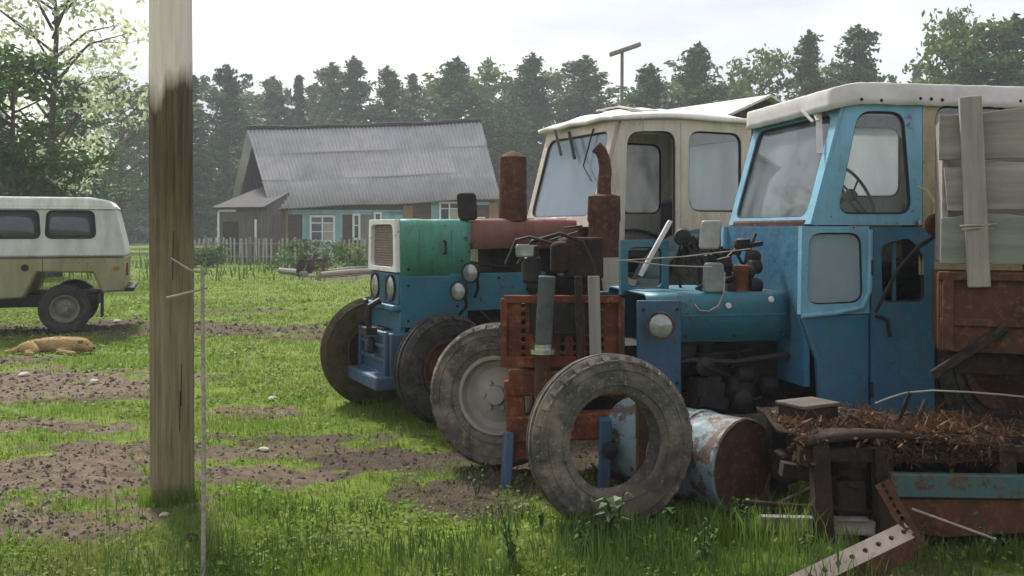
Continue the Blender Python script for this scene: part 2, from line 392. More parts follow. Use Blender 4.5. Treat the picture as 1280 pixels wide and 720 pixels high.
def m_grass(name, c, c2, c3, tr_):
    t = NT(name); col = t.mix(t.ramp(t.attr('shade'), 0, 1), c, c2); w = t.mul(t.ramp(t.noise(.8, 6, .7), .46, .64), .75); col = t.mix(w, col, c3)
    t.set(col, .6, 0, .15); q = t.n.new('ShaderNodeBsdfTranslucent'); t.l.new(col, q.inputs[0]); ms = t.n.new('ShaderNodeMixShader'); ms.inputs[0].default_value = tr_
    t.l.new(t.b.outputs[0], ms.inputs[1]); t.l.new(q.outputs[0], ms.inputs[2]); t.l.new(ms.outputs[0], t.out.inputs['Surface']); return t.m
M['grass'] = m_grass('meadow_grass', (.085, .155, .016), (.21, .31, .05), (.165, .165, .06), .45)
M['weed'] = m_leaf('dark_weed_leaf', (.04, .085, .018), (.11, .18, .045), .3)
M['straw'] = m_leaf('dry_straw', (.30, .23, .10), (.42, .34, .18), .2)
blades('short_grass', 330000, 3.6, 60, .025, .085, .006, M['grass'], lambda x, d, D: np.clip(1.12 - 1.15 * D, .05, 1) * np.clip(fbm(x * 2.5, d * 2.5, 3) * 2.6 - .35, .12, 1), 'short bright green grass over the trodden yard')
blades('tall_grass', 16000, 4.2, 5.6, .09, .24, .007, M['weed'], lambda x, d, D: np.clip(.75 + x * .3, .05, .8) * np.clip(fbm(x * 2.1, d * 2.1, 3) * 3.4 - 1.2, 0, 1), 'taller dark grass round the tyres and the barrel', seed=3)
blades('fence_weeds', 26000, 30, 46, .15, .8, .012, M['weed'], lambda x, d, D: np.clip(fbm(x * .4, d * .4, 3) * 3 - 1.0, 0, 1) * np.where((d > 43.5) | (x > -4), .8, .12), 'long rough grass below the picket fence', seed=5)
def ring(px, py, d, rad, wx=1.0):
    c = V(((px - CX) / F * d, d, 0))
    def f(r, n):
        a = r.random(n) * 6.283; q = rad * (.85 + .5 * r.random(n) ** 1.5); return c.x + np.cos(a) * q * wx, c.y + np.sin(a) * q
    return f
blades('pole_foot_grass', 420, 1, 2, .04, .20, .006, M['grass'], lambda x, d, D: x * 0 + 1, 'grass tufts round the foot of the utility pole', seed=11, region=ring(214, 622, 5.73, .14))
blades('tyre_foot_grass', 2600, 1, 2, .06, .24, .006, M['grass'], lambda x, d, D: np.clip(fbm(x * 6, d * 6, 3) * 4 - 1.2, .1, 1), 'grass growing up round the bare tyre', seed=12, region=ring(757, 640, 5.28, .16, 2.8))
blades('sledge_foot_grass', 3000, 1, 2, .05, .26, .006, M['grass'], lambda x, d, D: np.clip(fbm(x * 5, d * 5, 3) * 4 - 1.3, .05, 1), 'grass growing up against the rusty sledge', seed=13, region=ring(1190, 660, 4.9, .16, 6))
blades('dry_straw', 5000, 4, 14, .02, .06, .004, M['straw'], lambda x, d, D: .25 + .5 * D, 'bits of dry straw on the bare earth', lean=3.0, seed=8)

# low clover like leaves between the blades and clods on the bare earth
r = np.random.default_rng(31); n = 90000; d = 3.8 * (22 / 3.8) ** r.random(n); x = (r.random(n) * 2 - 1) * d * .6; Dm, _ = dirt_fields(x, d)
k = (r.random(n) < np.clip(1.0 - 1.2 * Dm, .05, 1) * np.clip(fbm(x * 1.9 + 40, d * 1.9, 4) * 4 - 1.5, .04, 1)); x, d = x[k], d[k]; n = len(x); z = height(x, d) + r.random(n) * .05
a = r.random(n) * 6.283; s = (.006 + .012 * r.random(n)) * np.maximum(1, d / 6); tl = r.normal(0, .45, (n, 2)); ux = np.stack([np.cos(a), np.sin(a), tl[:, 0]], -1) * s[:, None]; uy = np.stack([-np.sin(a), np.cos(a), tl[:, 1]], -1) * s[:, None] * .75; c = np.stack([x, d, z], -1)
tag(np_mesh('ground_leaves', np.stack([c - ux, c - uy, c + ux, c + uy], 1).reshape(-1, 3), np.arange(4 * n).reshape(n, 4), M['grass'], None, r.random(n)), 'small clover like leaves low in the grass', 'weeds', kind='stuff')
M['clod'] = m_plain('dry_earth_clods', (.115, .09, .07), (.045, .036, .03), .98, 30, 0, 0)
n = 110000; d = 3.8 * (20 / 3.8) ** r.random(n); x = (r.random(n) * 2 - 1) * d * .6; Dm, _ = dirt_fields(x, d); k = r.random(n) < np.clip(Dm * 1.3 - .35, 0, 1); x, d = x[k], d[k]; n = len(x); s = .003 + .020 * r.random(n) ** 5; s = s * np.maximum(1, d / 7)
oc = np.array([[1, 0, 0], [0, 1, 0], [-1, 0, 0], [0, -1, 0], [.1, .1, .8]]); rot = r.random(n) * 6.283; jit = .55 + .9 * r.random((n, 5, 3)); vv = oc[None] * jit * s[:, None, None]
vx = vv[..., 0] * np.cos(rot)[:, None] - vv[..., 1] * np.sin(rot)[:, None]; vy = vv[..., 0] * np.sin(rot)[:, None] + vv[..., 1] * np.cos(rot)[:, None]
vv = np.stack([vx + x[:, None], vy + d[:, None], vv[..., 2] + height(x, d)[:, None] - .001], -1).reshape(-1, 3); b = np.arange(n)[:, None] * 5
tag(np_mesh('earth_clods', vv, np.concatenate([b + np.array([[i, (i + 1) % 4, 4]]) for i in range(4)]), M['clod'], None), 'crumbs and clods of dry earth on the bare patches', 'earth', kind='stuff')

# weeds with broad leaves
def leafy_plant(seed, h=.35, n=26, big=.07):
    r = np.random.default_rng(seed); vs = []; fs = []; st = MB()
    for k in range(4):
        a = r.random() * 6.28; l = .25 * h; tip = V((math.cos(a) * l, math.sin(a) * l, h * (.6 + .4 * r.random()))); st.tube([(0, 0, -.02), tip * .5 + V((0, 0, .03)), tip], [.006, .005, .003], 5)
        for q in range(n // 4):
            u = .25 + .75 * q / (n / 4); p = tip * u; b = r.random() * 6.28; s = big * (.5 + r.random() * .7) * (1.2 - .5 * u)
            dr = np.array([math.cos(b), math.sin(b), .15 + .5 * r.random()]); dr /= np.linalg.norm(dr); sd = np.cross(dr, [0, 0, 1]); sd /= np.linalg.norm(sd); up = np.cross(sd, dr); p = np.array(p)
            i = len(vs); vs += [p, p + dr * s * .5 + sd * s * .34 + up * .02, p + dr * s * 1.15 - up * .03 * s / .07, p + dr * s * .5 - sd * s * .34 + up * .02]
            fs.append((i, i + 1, i + 2, i + 3))
    return np.array(vs), np.array(fs), st
wp = []
for sdd, hh, nn, bb in ((1, .34, 32, .07), (2, .26, 24, .09), (3, .42, 40, .055)):
    v, f, st = leafy_plant(sdd, hh, nn, bb); wp.append((v, f, st))
def place_plant(px, py, k, s, label, d=None):
    g = gp(px, py) if d is None else V(((px - CX) / F * d, d, 0))
    v, f, st = wp[k]; o = thing('weed_plant', label, 'plant', (g.x, g.y, float(height(np.array([g.x]), np.array([g.y]))[0])), random.random() * 6, 'broad leaved weeds in the grass'); o.scale = (s, s, s)
    np_mesh('foliage', v, f, M['weed_pale'] if s > .95 else M['weed'], o, np.random.default_rng(int(px)).random(len(f)))
    st.build('stem', M['weed'], o)
M['weed_pale'] = m_leaf('pale_weed_leaf', (.10, .15, .07), (.21, .27, .15), .3)
for a in ((770, 668, 1, 1.0, 'tall pale leafed weed in front of the muddy bare tyre'), (730, 690, 0, .55, 'dark weed in the grass left of the pale leafed weed'), (596, 612, 2, .5, 'small weed at the foot of the dished front wheel'),
          (925, 672, 0, .65, 'bushy weed in front of the round end of the barrel'), (880, 705, 2, .6, 'weed with many small leaves at the lower edge of the grass before the barrel'), (1010, 690, 1, .5, 'low broad weed left of the perforated steel beam'),
          (675, 660, 1, .5, 'low weed left of the muddy bare tyre'), (1240, 700, 2, .6, 'weed under the right end of the rusty sledge'), (640, 705, 2, .7, 'low weed at the lower edge of the yard below the tyres'), (840, 660, 1, .6, 'weed between the bare tyre and the barrel')):
    place_plant(*a)

# ------------------------------------------------------------------ trees
M['bark'] = m_plain('grey_brown_bark', (.10, .07, .05), (.06, .045, .035), .95, 8)
M['pine'] = m_leaf('pine_needles', (.022, .072, .024), (.085, .165, .05), .25)
M['pine_warm'] = m_leaf('yellowish_pine_needles', (.040, .082, .024), (.125, .185, .055), .25)
M['spruce'] = m_leaf('spruce_needles', (.020, .052, .026), (.055, .10, .042), .2)
M['birch'] = m_leaf('birch_leaves', (.06, .11, .025), (.14, .20, .05), .4)
M['darkleaf'] = m_leaf('dark_maple_leaves', (.028, .065, .014), (.09, .15, .03), .3)
M['birch_pale'] = m_leaf('pale_birch_leaves', (.34, .40, .22), (.52, .57, .36), .7)
def cards(cent, spread, per, size, r, droop=0.):
    n = len(cent) * per
    c = np.repeat(cent, per, 0) + r.normal(0, 1, (n, 3)) * np.repeat(spread, per)[:, None] * np.array([1, 1, .7])
    d = r.normal(0, 1, (n, 3)); d[:, 2] -= droop; d /= np.linalg.norm(d, axis=1)[:, None]
    e = np.cross(d, r.normal(0, 1, (n, 3))); e /= np.linalg.norm(e, axis=1)[:, None]
    s = (size * (.5 + r.random(n)))[:, None]
    vs = np.stack([c - d * s * .6, c + e * s * .32, c + d * s * .7, c - e * s * .32], 1).reshape(-1, 3)
    return vs, np.arange(n * 4).reshape(n, 4), np.repeat(r.random(len(cent)), per) * .6 + r.random(n) * .4
def tree_meshes(kind, seed):
    r = np.random.default_rng(seed); rr_ = random.Random(seed); tr = MB(); cs = []; sp = []; H = 1.0
    if kind == 'pine':      # in units of its own height
        tr.tube([(0, 0, -.01), (.006, 0, .4), (-.005, .004, .8), (0, 0, .97)], [.016, .012, .007, .002], 8)
        base = .12 + .12 * rr_.random(); nb = 105; pw = (.80, 1.15, .92, 1.02)[seed % 4]; rad_ = (.20, .25, .22, .24)[seed % 4]; lop = rr_.random() * 6.28
        nw = 15; bl_ = [(w_ + rr_.uniform(-.45, .45), rr_.random() * 6.283) for w_ in range(nw) for q_ in range(7 if w_ < 11 else 5)]
        for i, (wq, a) in enumerate(bl_):
            u = min(.985, max(0, (wq + .5) / nw)); z = base + (.97 - base) * u ** .92
            prof = min(1, u * 2.4 + .5) * (1 - u) ** pw * rad_ * 1.22 * (1 + .28 * math.cos(a - lop - 3 * u)) + .008
            L = prof * (.5 + .6 * rr_.random()) * (1.35 if rr_.random() < .2 else 1); rise = .18 + .55 * u
            tip = np.array([math.cos(a) * L, math.sin(a) * L, z + L * rise])
            if i % 2 == 0: tr.tube([(0, 0, z), tuple(tip * np.array([.5, .5, 1]) - np.array([0, 0, L * rise * .6])), tuple(tip)], [.004, .003, .001], 4)
            for k in range(7):
                w = .15 + .9 * k / 6; lt = .22 * L * (1 - abs(w - .6)) * rr_.gauss(0, 1); cs.append([tip[0] * w - math.sin(a) * lt, tip[1] * w + math.cos(a) * lt, z + L * rise * w + .004 * rr_.gauss(0, 1)]); sp.append(.007 + .006 * (1 - w) + .005 * rr_.random())
        for k in range(7): cs.append([.004 * rr_.gauss(0, 1), .004 * rr_.gauss(0, 1), .925 + .012 * k]); sp.append(.007 - .0007 * k)
        per, size, dr = 18, .0125, -.35
    elif kind == 'spruce':
        tr.tube([(0, 0, -.01), (0, 0, .5), (0, 0, .99)], [.013, .008, .001], 8); nb = 130
        for i in range(nb):
            u = (i + rr_.random()) / nb; z = .08 + .91 * u; L = (.125 * (1 - u) ** .85 + .006) * (.7 + .5 * rr_.random()); a = rr_.random() * 6.283
            for k in range(4):
                w = .25 + .75 * k / 3; cs.append([math.cos(a) * L * w, math.sin(a) * L * w, z - L * .35 * w]); sp.append(.008)
        per, size, dr = 9, .018, .5
    else:                   # broadleaf
        loose = kind == 'loose'
        tr.tube([(0, 0, -.01), (.01, .004, .35), (.0, -.01, .7), (.01, 0, .92)], [.013, .010, .006, .002], 8); nb = 46 if not loose else 34
        for i in range(nb):
            u = (i + rr_.random()) / nb; z = .24 + .72 * u; L = (.05 + .19 * math.sin(math.pi * min(1, u * .85 + .12)) ** .8) * (.6 + .6 * rr_.random()); a = rr_.random() * 6.283
            tip = np.array([math.cos(a) * L, math.sin(a) * L, z + L * .35]); tr.tube([(0, 0, z - .08 * (1 - u)), tuple(tip * np.array([.5, .5, 1]) - np.array([0, 0, .02])), tuple(tip)], [.005, .003, .001], 4)
            for k in range(7 if not loose else 9):
                w = .35 + .75 * rr_.random(); cs.append([tip[0] * w + .03 * rr_.gauss(0, 1), tip[1] * w + .03 * rr_.gauss(0, 1), z + L * .35 * w + .025 * rr_.gauss(0, 1) - (.04 * rr_.random() if loose else 0)]); sp.append(.020)
        per, size, dr = (13, .021, .2) if not loose else (14, .0135, .5)
    v, f, s = cards(np.array(cs), np.array(sp), per, size, r, dr)
    return tr, v, f, s
PROTO = {}
def tree(name, kind, variant, px, topy, d, label, mat, wide=1.0, group=None, rz=None, basez=0):
    key = (kind, variant, mat)
    x = (px - CX) / F * d; H = EYE + (HY - topy) / F * d - basez
    if key not in PROTO:
        o = thing(name, label, 'tree'); tr, v, f, s = tree_meshes(kind, variant * 7 + {'pine': 1, 'spruce': 2, 'broad': 3, 'loose': 4}[kind])
        tr.build('trunk', M['bark'], o); np_mesh('crown', v, f, M[mat], o, s); PROTO[key] = o
    else: o = copy_tree(PROTO[key]); o.name = name; o['label'] = label
    if group: o['group'] = group
    o.location = (x, d, basez); wide *= 1.35 if kind == 'pine' else 1.1
    o.scale = (H * wide, H * wide, H); o.rotation_euler = (0, 0, rz if rz is not None else random.random() * 6.28)
    return o
TG = 'trees of the wood behind the village'
for a in [
    ('pine_tree', 'pine', 1, 92, 97, 52, 'small bushy pine between the near leafy tree and the utility pole', 'pine', 1.25),
    ('birch_tree', 'broad', 1, 150, 96, 70, 'light leafy birch just left of the utility pole', 'birch', 1.2),
    ('pine_tree', 'pine', 4, 196, 100, 84, 'pine whose top shows close behind the utility pole', 'pine', 1.1),
    ('spruce_tree', 'spruce', 1, 240, 94, 80, 'dark pointed spruce just right of the utility pole', 'spruce', 1.3),
    ('pine_tree', 'pine', 2, 283, 81, 84, 'open crowned pine above the dark left gable of the house', 'pine', 1.15),
    ('pine_tree', 'pine', 3, 341, 96, 96, 'pine above the left end of the grey house roof', 'pine_warm', 1.1),
    ('spruce_tree', 'spruce', 2, 374, 93, 92, 'thin spruce spire next to the pine at the left end of the roof', 'spruce', 1.0),
    ('pine_tree', 'pine', 1, 414, 78, 98, 'pine with a forked look left of the middle of the house roof', 'pine_warm', 1.0),
    ('pine_tree', 'pine', 2, 443, 70, 95, 'tallest slim pine above the middle of the house roof', 'pine', .95),
    ('pine_tree', 'pine', 4, 484, 83, 92, 'dense rounded pine right of the tall slim one over the roof', 'pine_warm', 1.15),
    ('spruce_tree', 'spruce', 1, 515, 92, 100, 'short dark spruce between two rounded pines over the roof', 'spruce', 1.2),
    ('pine_tree', 'pine', 3, 570, 72, 90, 'broad bushy pine above the right part of the house roof', 'pine', 1.25),
    ('birch_tree', 'broad', 2, 612, 88, 96, 'lighter green birch above the right end of the house roof', 'birch', 1.1),
    ('pine_tree', 'pine', 4, 666, 67, 88, 'wide pine above the rusty air cleaner stack', 'pine', 1.15),
    ('pine_tree', 'pine', 1, 732, 69, 88, 'wide pine left of the mast with the tilted board', 'pine_warm', 1.3),
    ('pine_tree', 'pine', 2, 812, 80, 78, 'umbrella shaped pine just right of the mast', 'pine', 1.2),
    ('pine_tree', 'pine', 3, 872, 54, 76, 'tall dark pine above the white cab roof', 'pine', 1.1),
    ('birch_tree', 'broad', 1, 952, 65, 82, 'pale birch above the brown shed gable', 'birch', 1.0),
    ('pine_tree', 'pine', 4, 1012, 38, 72, 'tall pine above the front of the blue cab roof', 'pine_warm', .95),
    ('pine_tree', 'pine', 1, 1074, 31, 72, 'tall pine above the middle of the blue cab roof', 'pine', 1.0),
    ('spruce_tree', 'spruce', 2, 1147, 78, 110, 'tiny far spruce tip in the gap above the blue cab', 'spruce', .9),
    ('birch_tree', 'broad', 1, 318, 118, 100, 'low birch between the open crowned pine and the house roof', 'birch', 1.3), ('pine_tree', 'pine', 3, 395, 104, 104, 'low pine between the thin spire and the tall pines over the roof', 'pine', 1.2),
    ('birch_tree', 'broad', 2, 540, 104, 104, 'low birch between the short spruce and the broad bushy pine', 'birch', 1.3), ('pine_tree', 'pine', 2, 640, 98, 102, 'far pine in the gap right of the lighter birch over the roof', 'pine', 1.2),
    ('birch_tree', 'broad', 1, 700, 92, 104, 'far birch between the two wide pines left of the mast', 'birch', 1.2), ('birch_tree', 'broad', 2, 842, 100, 100, 'low birch between the umbrella shaped pine and the tall dark pine', 'birch', 1.2),
    ('pine_tree', 'pine', 1, 915, 100, 100, 'low pine between the tall dark pine and the pale birch', 'pine', 1.3), ('birch_tree', 'broad', 2, 1042, 80, 96, 'low birch between the two tall pines over the blue cab', 'birch', 1.2),
    ('birch_tree', 'broad', 2, 1187, 20, 62, 'tall birch at the left edge of the right hand clump', 'birch', .8),
    ('birch_tree', 'broad', 1, 1226, 32, 60, 'rounded birch in the middle of the right hand clump', 'birch', 1.0),
    ('pine_tree', 'pine', 3, 1268, 18, 60, 'dark pine at the right edge of the photo', 'pine', 1.1)]:
    tree(*a, group=TG)
tree('leafy_tree', 'broad', 3, 14, 62, 27, 'dense dark green leafy tree behind the khaki van', 'darkleaf', 1.2, rz=1.0)
tree('tall_birch', 'loose', 1, 66, -95, 33, 'tall thinly leaved pale birch over the van, its top out of the frame', 'birch_pale', .95, rz=2.2)
# lower trees of the wood that read as one mass
r = np.random.default_rng(21); cs = []; sp = []
for k in range(520):
    x = r.uniform(-75, 95); y = 98 + r.uniform(0, 22) + abs(x) * .05; Ht = r.uniform(9, 19); R = r.uniform(1.5, 2.9)
    for q in range(16):
        u = r.random(); a = r.random() * 6.28; rad = R * (1.02 - u) * r.random() ** .4; cs.append([x + rad * math.cos(a), y + rad * math.sin(a), Ht * (.03 + .97 * u)]); sp.append(.32)
for k in range(5200): cs.append([r.uniform(-95, 105), r.uniform(118, 132), 7 * r.random() ** 1.2]); sp.append(.5)
v, f, s = cards(np.array(cs), np.array(sp), 12, .66, r, -.2)
tag(np_mesh('far_wood', v, f, M['pine'], None, s), 'hazy mass of lower pines filling the wood behind the houses', 'wood', kind='stuff')
# ------------------------------------------------------------------ house
M['slate'] = None
t = NT('old_corrugated_sheet')
c = t.mix(t.ramp(t.noise(.5), .35, .65), (.31, .305, .32), (.40, .39, .405)); c = t.mix(t.ramp(t.noise(1.4, stretch=(1, 1, .25)), .5, .75, 0, .6), c, (.22, .21, .22)); c = t.mix(t.ramp(t.noise(3, 9), .6, .72, 0, .6), c, (.40, .38, .37))
t.bump(t.noise(9), .2, .01); M['slate'] = t.set(c, .9, 0, .15)
M['logs'] = m_wood('brown_log_wall', (.13, .085, .06), (.075, .05, .04), .9, 'x', 1.2)
M['darkboards'] = m_wood('dark_gable_boards', (.055, .042, .040), (.032, .027, .026), .9, 'z', 1.2)
M['housebl'] = m_paint('pale_teal_house_paint', (.22, .42, .46), (.28, .46, .50), .05, .7, 1.2)
M['ochrew'] = m_wood('ochre_corner_boards', (.33, .22, .09), (.24, .16, .07), .9, 'z', 1.2)
M['greyw'] = m_wood('grey_shed_boards', (.27, .25, .235), (.18, .165, .155), .9, 'z', 1.2)
M['winwhite'] = m_plain('white_window_paint', (.72, .73, .74), (.60, .61, .62), .6)
t = NT('window_glass_dark'); t.set((.05, .055, .06), .08, 0, .6); M['pane'] = t.m
M['curtain'] = m_plain('pale_curtain', (.42, .38, .33), (.33, .3, .27), .9)
house = thing('village_house', 'long low log house with grey corrugated roof, teal trim and white framed windows', 'house', (gp(480, 325).x, 50, 0))
HO = V(house.location)
EL, ER, RL, RR = at(338, 262, 48), at(626, 249, 50), at(309, 161, 52), at(601, 151.5, 54)
U = V(((ER - EL).x, (ER - EL).y, 0)).normalized(); W = V((-U.y, U.x, 0))
def bil(a, b, c, d, u, v): return (a * (1 - u) + b * u) * (1 - v) + (c * (1 - u) + d * u) * v
nrm = (ER - EL).cross(RL - EL).normalized()
def roofpt(u, v):
    row = v * 3; k = min(2, int(row)); sag = -.10 * math.sin(math.pi * u) * v
    return bil(EL, ER, RL, RR, u, v) - HO + nrm * (.035 * math.sin(u * 2 * math.pi * 62) + .05 * (1 - (row - k)) + .02 * math.sin(u * 9 + k * 2)) + V((0, 0, sag - .03 * math.sin(u * 14) * (1 - v)))
rf = MB(); rows = [0, .3, .329, .334, .6, .662, .667, .85, 1.0]; n = 62 * 6
vs = [roofpt(i / n, v) for v in rows for i in range(n + 1)]
rf.add(vs, [(j * (n + 1) + i, j * (n + 1) + i + 1, (j + 1) * (n + 1) + i + 1, (j + 1) * (n + 1) + i) for j in range(len(rows) - 1) for i in range(n)])
BL, BR = RL + (RL - EL) * .9, RR + (RR - ER) * .9; BL.z, BR.z = EL.z, ER.z
rf.add([RL - HO, RR - HO, BR - HO, BL - HO], [(0, 1, 2, 3)])
ro = rf.build('roof', M['slate'], house, solid=.03)
rd = MB(); rd.tube([bil(RL, RR, RL, RR, u, 0) - HO + V((0, 0, .04 - .10 * math.sin(math.pi * u) + .03 * math.sin(u * 23))) for u in [i / 24 for i in range(25)]], .13, 8); rd.build('ridge_cap', M['darkboards'], ro)
# walls
fl = EL + U * .45 + W * .45; fr = ER - U * .25 + W * .45; bl = BL + U * .45 - W * .45; br = BR - U * .25 - W * .45
def q(p, z): return V((p.x, p.y, z)) - HO
w = MB(); w.add([q(fl, 0), q(fr, 0), q(fr, ER.z + .18), q(fl, EL.z + .18)], [(0, 1, 2, 3)]); w.add([q(bl, 0), q(br, 0), q(br, ER.z + .1), q(bl, EL.z + .1)], [(3, 2, 1, 0)])
w.add([q(fr, 0), q(br, 0), q(br, ER.z), q((RR - U * .25), RR.z - .1), q(fr, ER.z)], [(0, 1, 2, 3, 4)])
w.build('wall', M['logs'], house, smooth=False)
g = MB(); g.add([q(bl, 0), q(fl, 0), q(fl, EL.z + .12), q(RL + U * .45, RL.z - .12), q(bl, EL.z + .12)], [(0, 1, 2, 3, 4)])
for i in range(22):
    p0 = fl.lerp(bl, (i + .5) / 22) - U * .012; u = 1 - abs((i + .5) / 22 - .5) * 2; zt = EL.z + (RL.z - EL.z) * u - .25; g.beam(q(p0, 0), q(p0, zt), .26, .02, up=U)
g.build('gable_boarding', M['darkboards'], house, smooth=False)
wd = (fr - fl); wd.z = 0; wn_ = V((wd.y, -wd.x, 0)).normalized()
def wallx(px):
    k = (px - CX) / F; dd = wd; t_ = (fl.x - k * fl.y) / (k * dd.y - dd.x); p = fl + dd * t_; return V((p.x, p.y, 0))
def wrect(mb, x0, x1, y0, y1, off, th):
    a, b = wallx(x0), wallx(x1); z0 = EYE + (HY - y1) / F * a.y; z1 = EYE + (HY - y0) / F * a.y; z0 = max(z0, .02)
    c = (a + b) / 2 + wn_ * (off + th / 2); L = (b - a).length
    R = Matrix((( (b - a).normalized()), wn_, V((0, 0, 1)))).transposed()
    mb.box((c.x - HO.x, c.y - HO.y, (z0 + z1) / 2), (L, th, z1 - z0), R); return mb
for x0, x1 in ((337, 360), (504, 516), (611, 622)): wrect(MB(), x0, x1, 263 - (x0 - 337) * .035, 331, 0, .06).build('corner_board', M['ochrew'], house)
tm = MB()
for x0, x1, y0, y1 in ((360, 504, 262, 268), (378, 387, 268, 331), (419, 428, 268, 331), (478, 504, 264, 331), (539, 548, 254, 331), (575, 582, 254, 331), (539, 611, 252, 256), (387, 419, 304, 331), (548, 575, 278, 331)): wrect(tm, x0, x1, y0, y1, .0, .045)
tm.build('teal_panel', M['housebl'], house)
gw = MB(); wrect(gw, 450.5, 466.5, 266, 331, 0, .03); gw.build('grey_panel', M['greyw'], house)
def window(x0, x1, y0, y1, bars, cur=False):
    fm = MB()
    bw = 2.6
    for a in ((x0, x1, y0, y0 + bw), (x0, x1, y1 - bw, y1), (x0, x0 + bw, y0 + bw, y1 - bw), (x1 - bw, x1, y0 + bw, y1 - bw)): wrect(fm, *a, .045, .07)
    for b in bars: wrect(fm, *b, .045, .05)
    o = fm.build('window', M['winwhite'], house)
    wrect(MB(), x0 + 1, x1 - 1, y0 + 1, y1 - 1, .047, .012).build('pane', M['pane'], o)
    if cur: wrect(MB(), x0 + (x1 - x0) * .55, x1 - bw, y0 + 9, y1 - bw, .06, .004).build('curtain', M['curtain'], o)
window(387, 419, 269, 303, [(402, 404, 272, 301), (388, 418, 278, 279.5), (388, 418, 289, 290)], True)
window(440.5, 450.5, 267, 300, [(441, 450, 281, 282.2)])
window(467, 477.5, 265, 300, [(468, 477, 276, 277.2)])
window(548.5, 574.5, 252, 279, [(560.5, 562.5, 254, 277), (549, 574, 260, 261.3)], True)
# annex at the left end
an = MB(); A0, A1 = at(272, 300, 48.5), at(334, 300, 47.2)
for p in (A0, A1): p.z = 0
an_o = thing('lean_to_shed', 'low grey boarded lean-to with a white door frame at the left end of the house', 'shed', (A0.x, A0.y, 0))
dv = (A1 - A0); dn = V((-dv.y, dv.x, 0)).normalized() * 3.2
mb = MB(); pts = [V((0, 0, 0)), dv, dv + dn, dn]; hh = (2.75, 2.75, 3.9, 3.9)
mb.add([p for p in pts] + [p + V((0, 0, h)) for p, h in zip(pts, hh)], [(0, 1, 5, 4), (1, 2, 6, 5), (2, 3, 7, 6), (3, 0, 4, 7)]); mb.build('wall', m_wood('brown_grey_annex_boards', (.15, .13, .115), (.09, .078, .07), .9, 'z', 1.2), an_o, smooth=False)
mb = MB(); e = dv.normalized() * .08; k = dn.normalized() * .35
mb.add([-e - k + V((0, 0, 2.68)), dv + e - k + V((0, 0, 2.68)), dv * .95 + dn + V((0, 0, 3.95)), dv * .15 + dn + V((0, 0, 3.95))], [(0, 1, 2, 3)]); mb.build('roof', m_plain('dark_felt_roof', (.075, .07, .07), (.05, .048, .05), .9, 2), an_o, solid=.08, smooth=False)
nn = -dn.normalized() * .04; du = dv.normalized()
for a, b in (((.1, .0), (.1, 2.5)), ((2.45, 0), (2.45, 2.1)), ((.1, 2.55), (1.2, 2.55))): MB().beam(du * a[0] + nn + V((0, 0, a[1])), du * b[0] + nn + V((0, 0, b[1])), .12, .05, up=-dn.normalized()).build('trim', M['winwhite'], an_o)
mb = MB(); mb.box(du * .85 + nn + V((0, 0, 1.0)), (.9, .05, 2.0), Matrix((du, dn.normalized(), V((0, 0, 1)))).transposed()); mb.build('door', M['darkboards'], an_o)
# picket fence
fe = thing('picket_fence', 'weathered grey picket fence in front of the long house', 'fence', (gp(360, 330).x, 44, 0)); FO = V(fe.location)
f0, f1 = V((-16.6, 45.5, 0)), V((-5.6, 43.2, 0)); L = (f1 - f0).length; u = (f1 - f0).normalized(); pn = V((u.y, -u.x, 0)); pk = MB(); rl = MB(); rnd = random.Random(3)
nP = int(L / .2)
for i in range(nP):
    if rnd.random() < .05: continue
    p = f0 + u * (i * .2 + rnd.uniform(-.02, .02)) - FO; h = 1.18 + rnd.uniform(-.09, .08); tl = rnd.uniform(-.05, .05)
    pk.beam(p + pn * .05, p + pn * .05 + u * tl + V((0, 0, h)), .085, .022, up=pn)
pk.build('picket_row', M['picket'], fe)
for z in (.35, .95): rl.beam(f0 - FO + V((0, 0, z)), f1 - FO + V((0, 0, z)), .09, .05)
rl.build('rail', M['greyw'], fe)
for i in range(6): p = f0 + u * (L * i / 5) - FO - pn * .06; MB().beam(p, p + V((0, 0, 1.25)), .11, .11).build('post', M['greyw'], fe, bevel=.01)
# mast with a tilted board, lamp post, barns
ma = thing('mast', 'tall thin wooden mast with a tilted board on its tip, above the white cab', 'mast', at(777, 287, 36) - V((0, 0, EYE)))
k = 36 / F; MB().tube([(0, 0, -.2), (0, 0, 4), (.02, 0, EYE + 222 * k)], [.085, .075, .06], 8).build('pole', M['greyw'], ma)
MB().beam((-15 * k, -.1, EYE + 218 * k), (23 * k, -.1, EYE + 231 * k), .32, .13).build('crossboard', M['greyw'], ma, bevel=.01)
lp = thing('street_lamp', 'slim street lamp with a small white head far behind the van', 'street lamp', at(109, 287, 42) - V((0, 0, EYE)))
k = 42 / F; MB().tube([(0, 0, 0), (0, 0, EYE + 66 * k), (.12, 0, EYE + 70 * k)], [.06, .045, .04], 8).build('pole', M['greyw'], lp)
MB().lathe([(0, .01), (.02, .09), (.3, .13), (.36, .05), (.37, .0)], (.05, 0, EYE + 70 * k), (1, 0, .1), 12).build('lamp_head', M['winwhite'], lp)
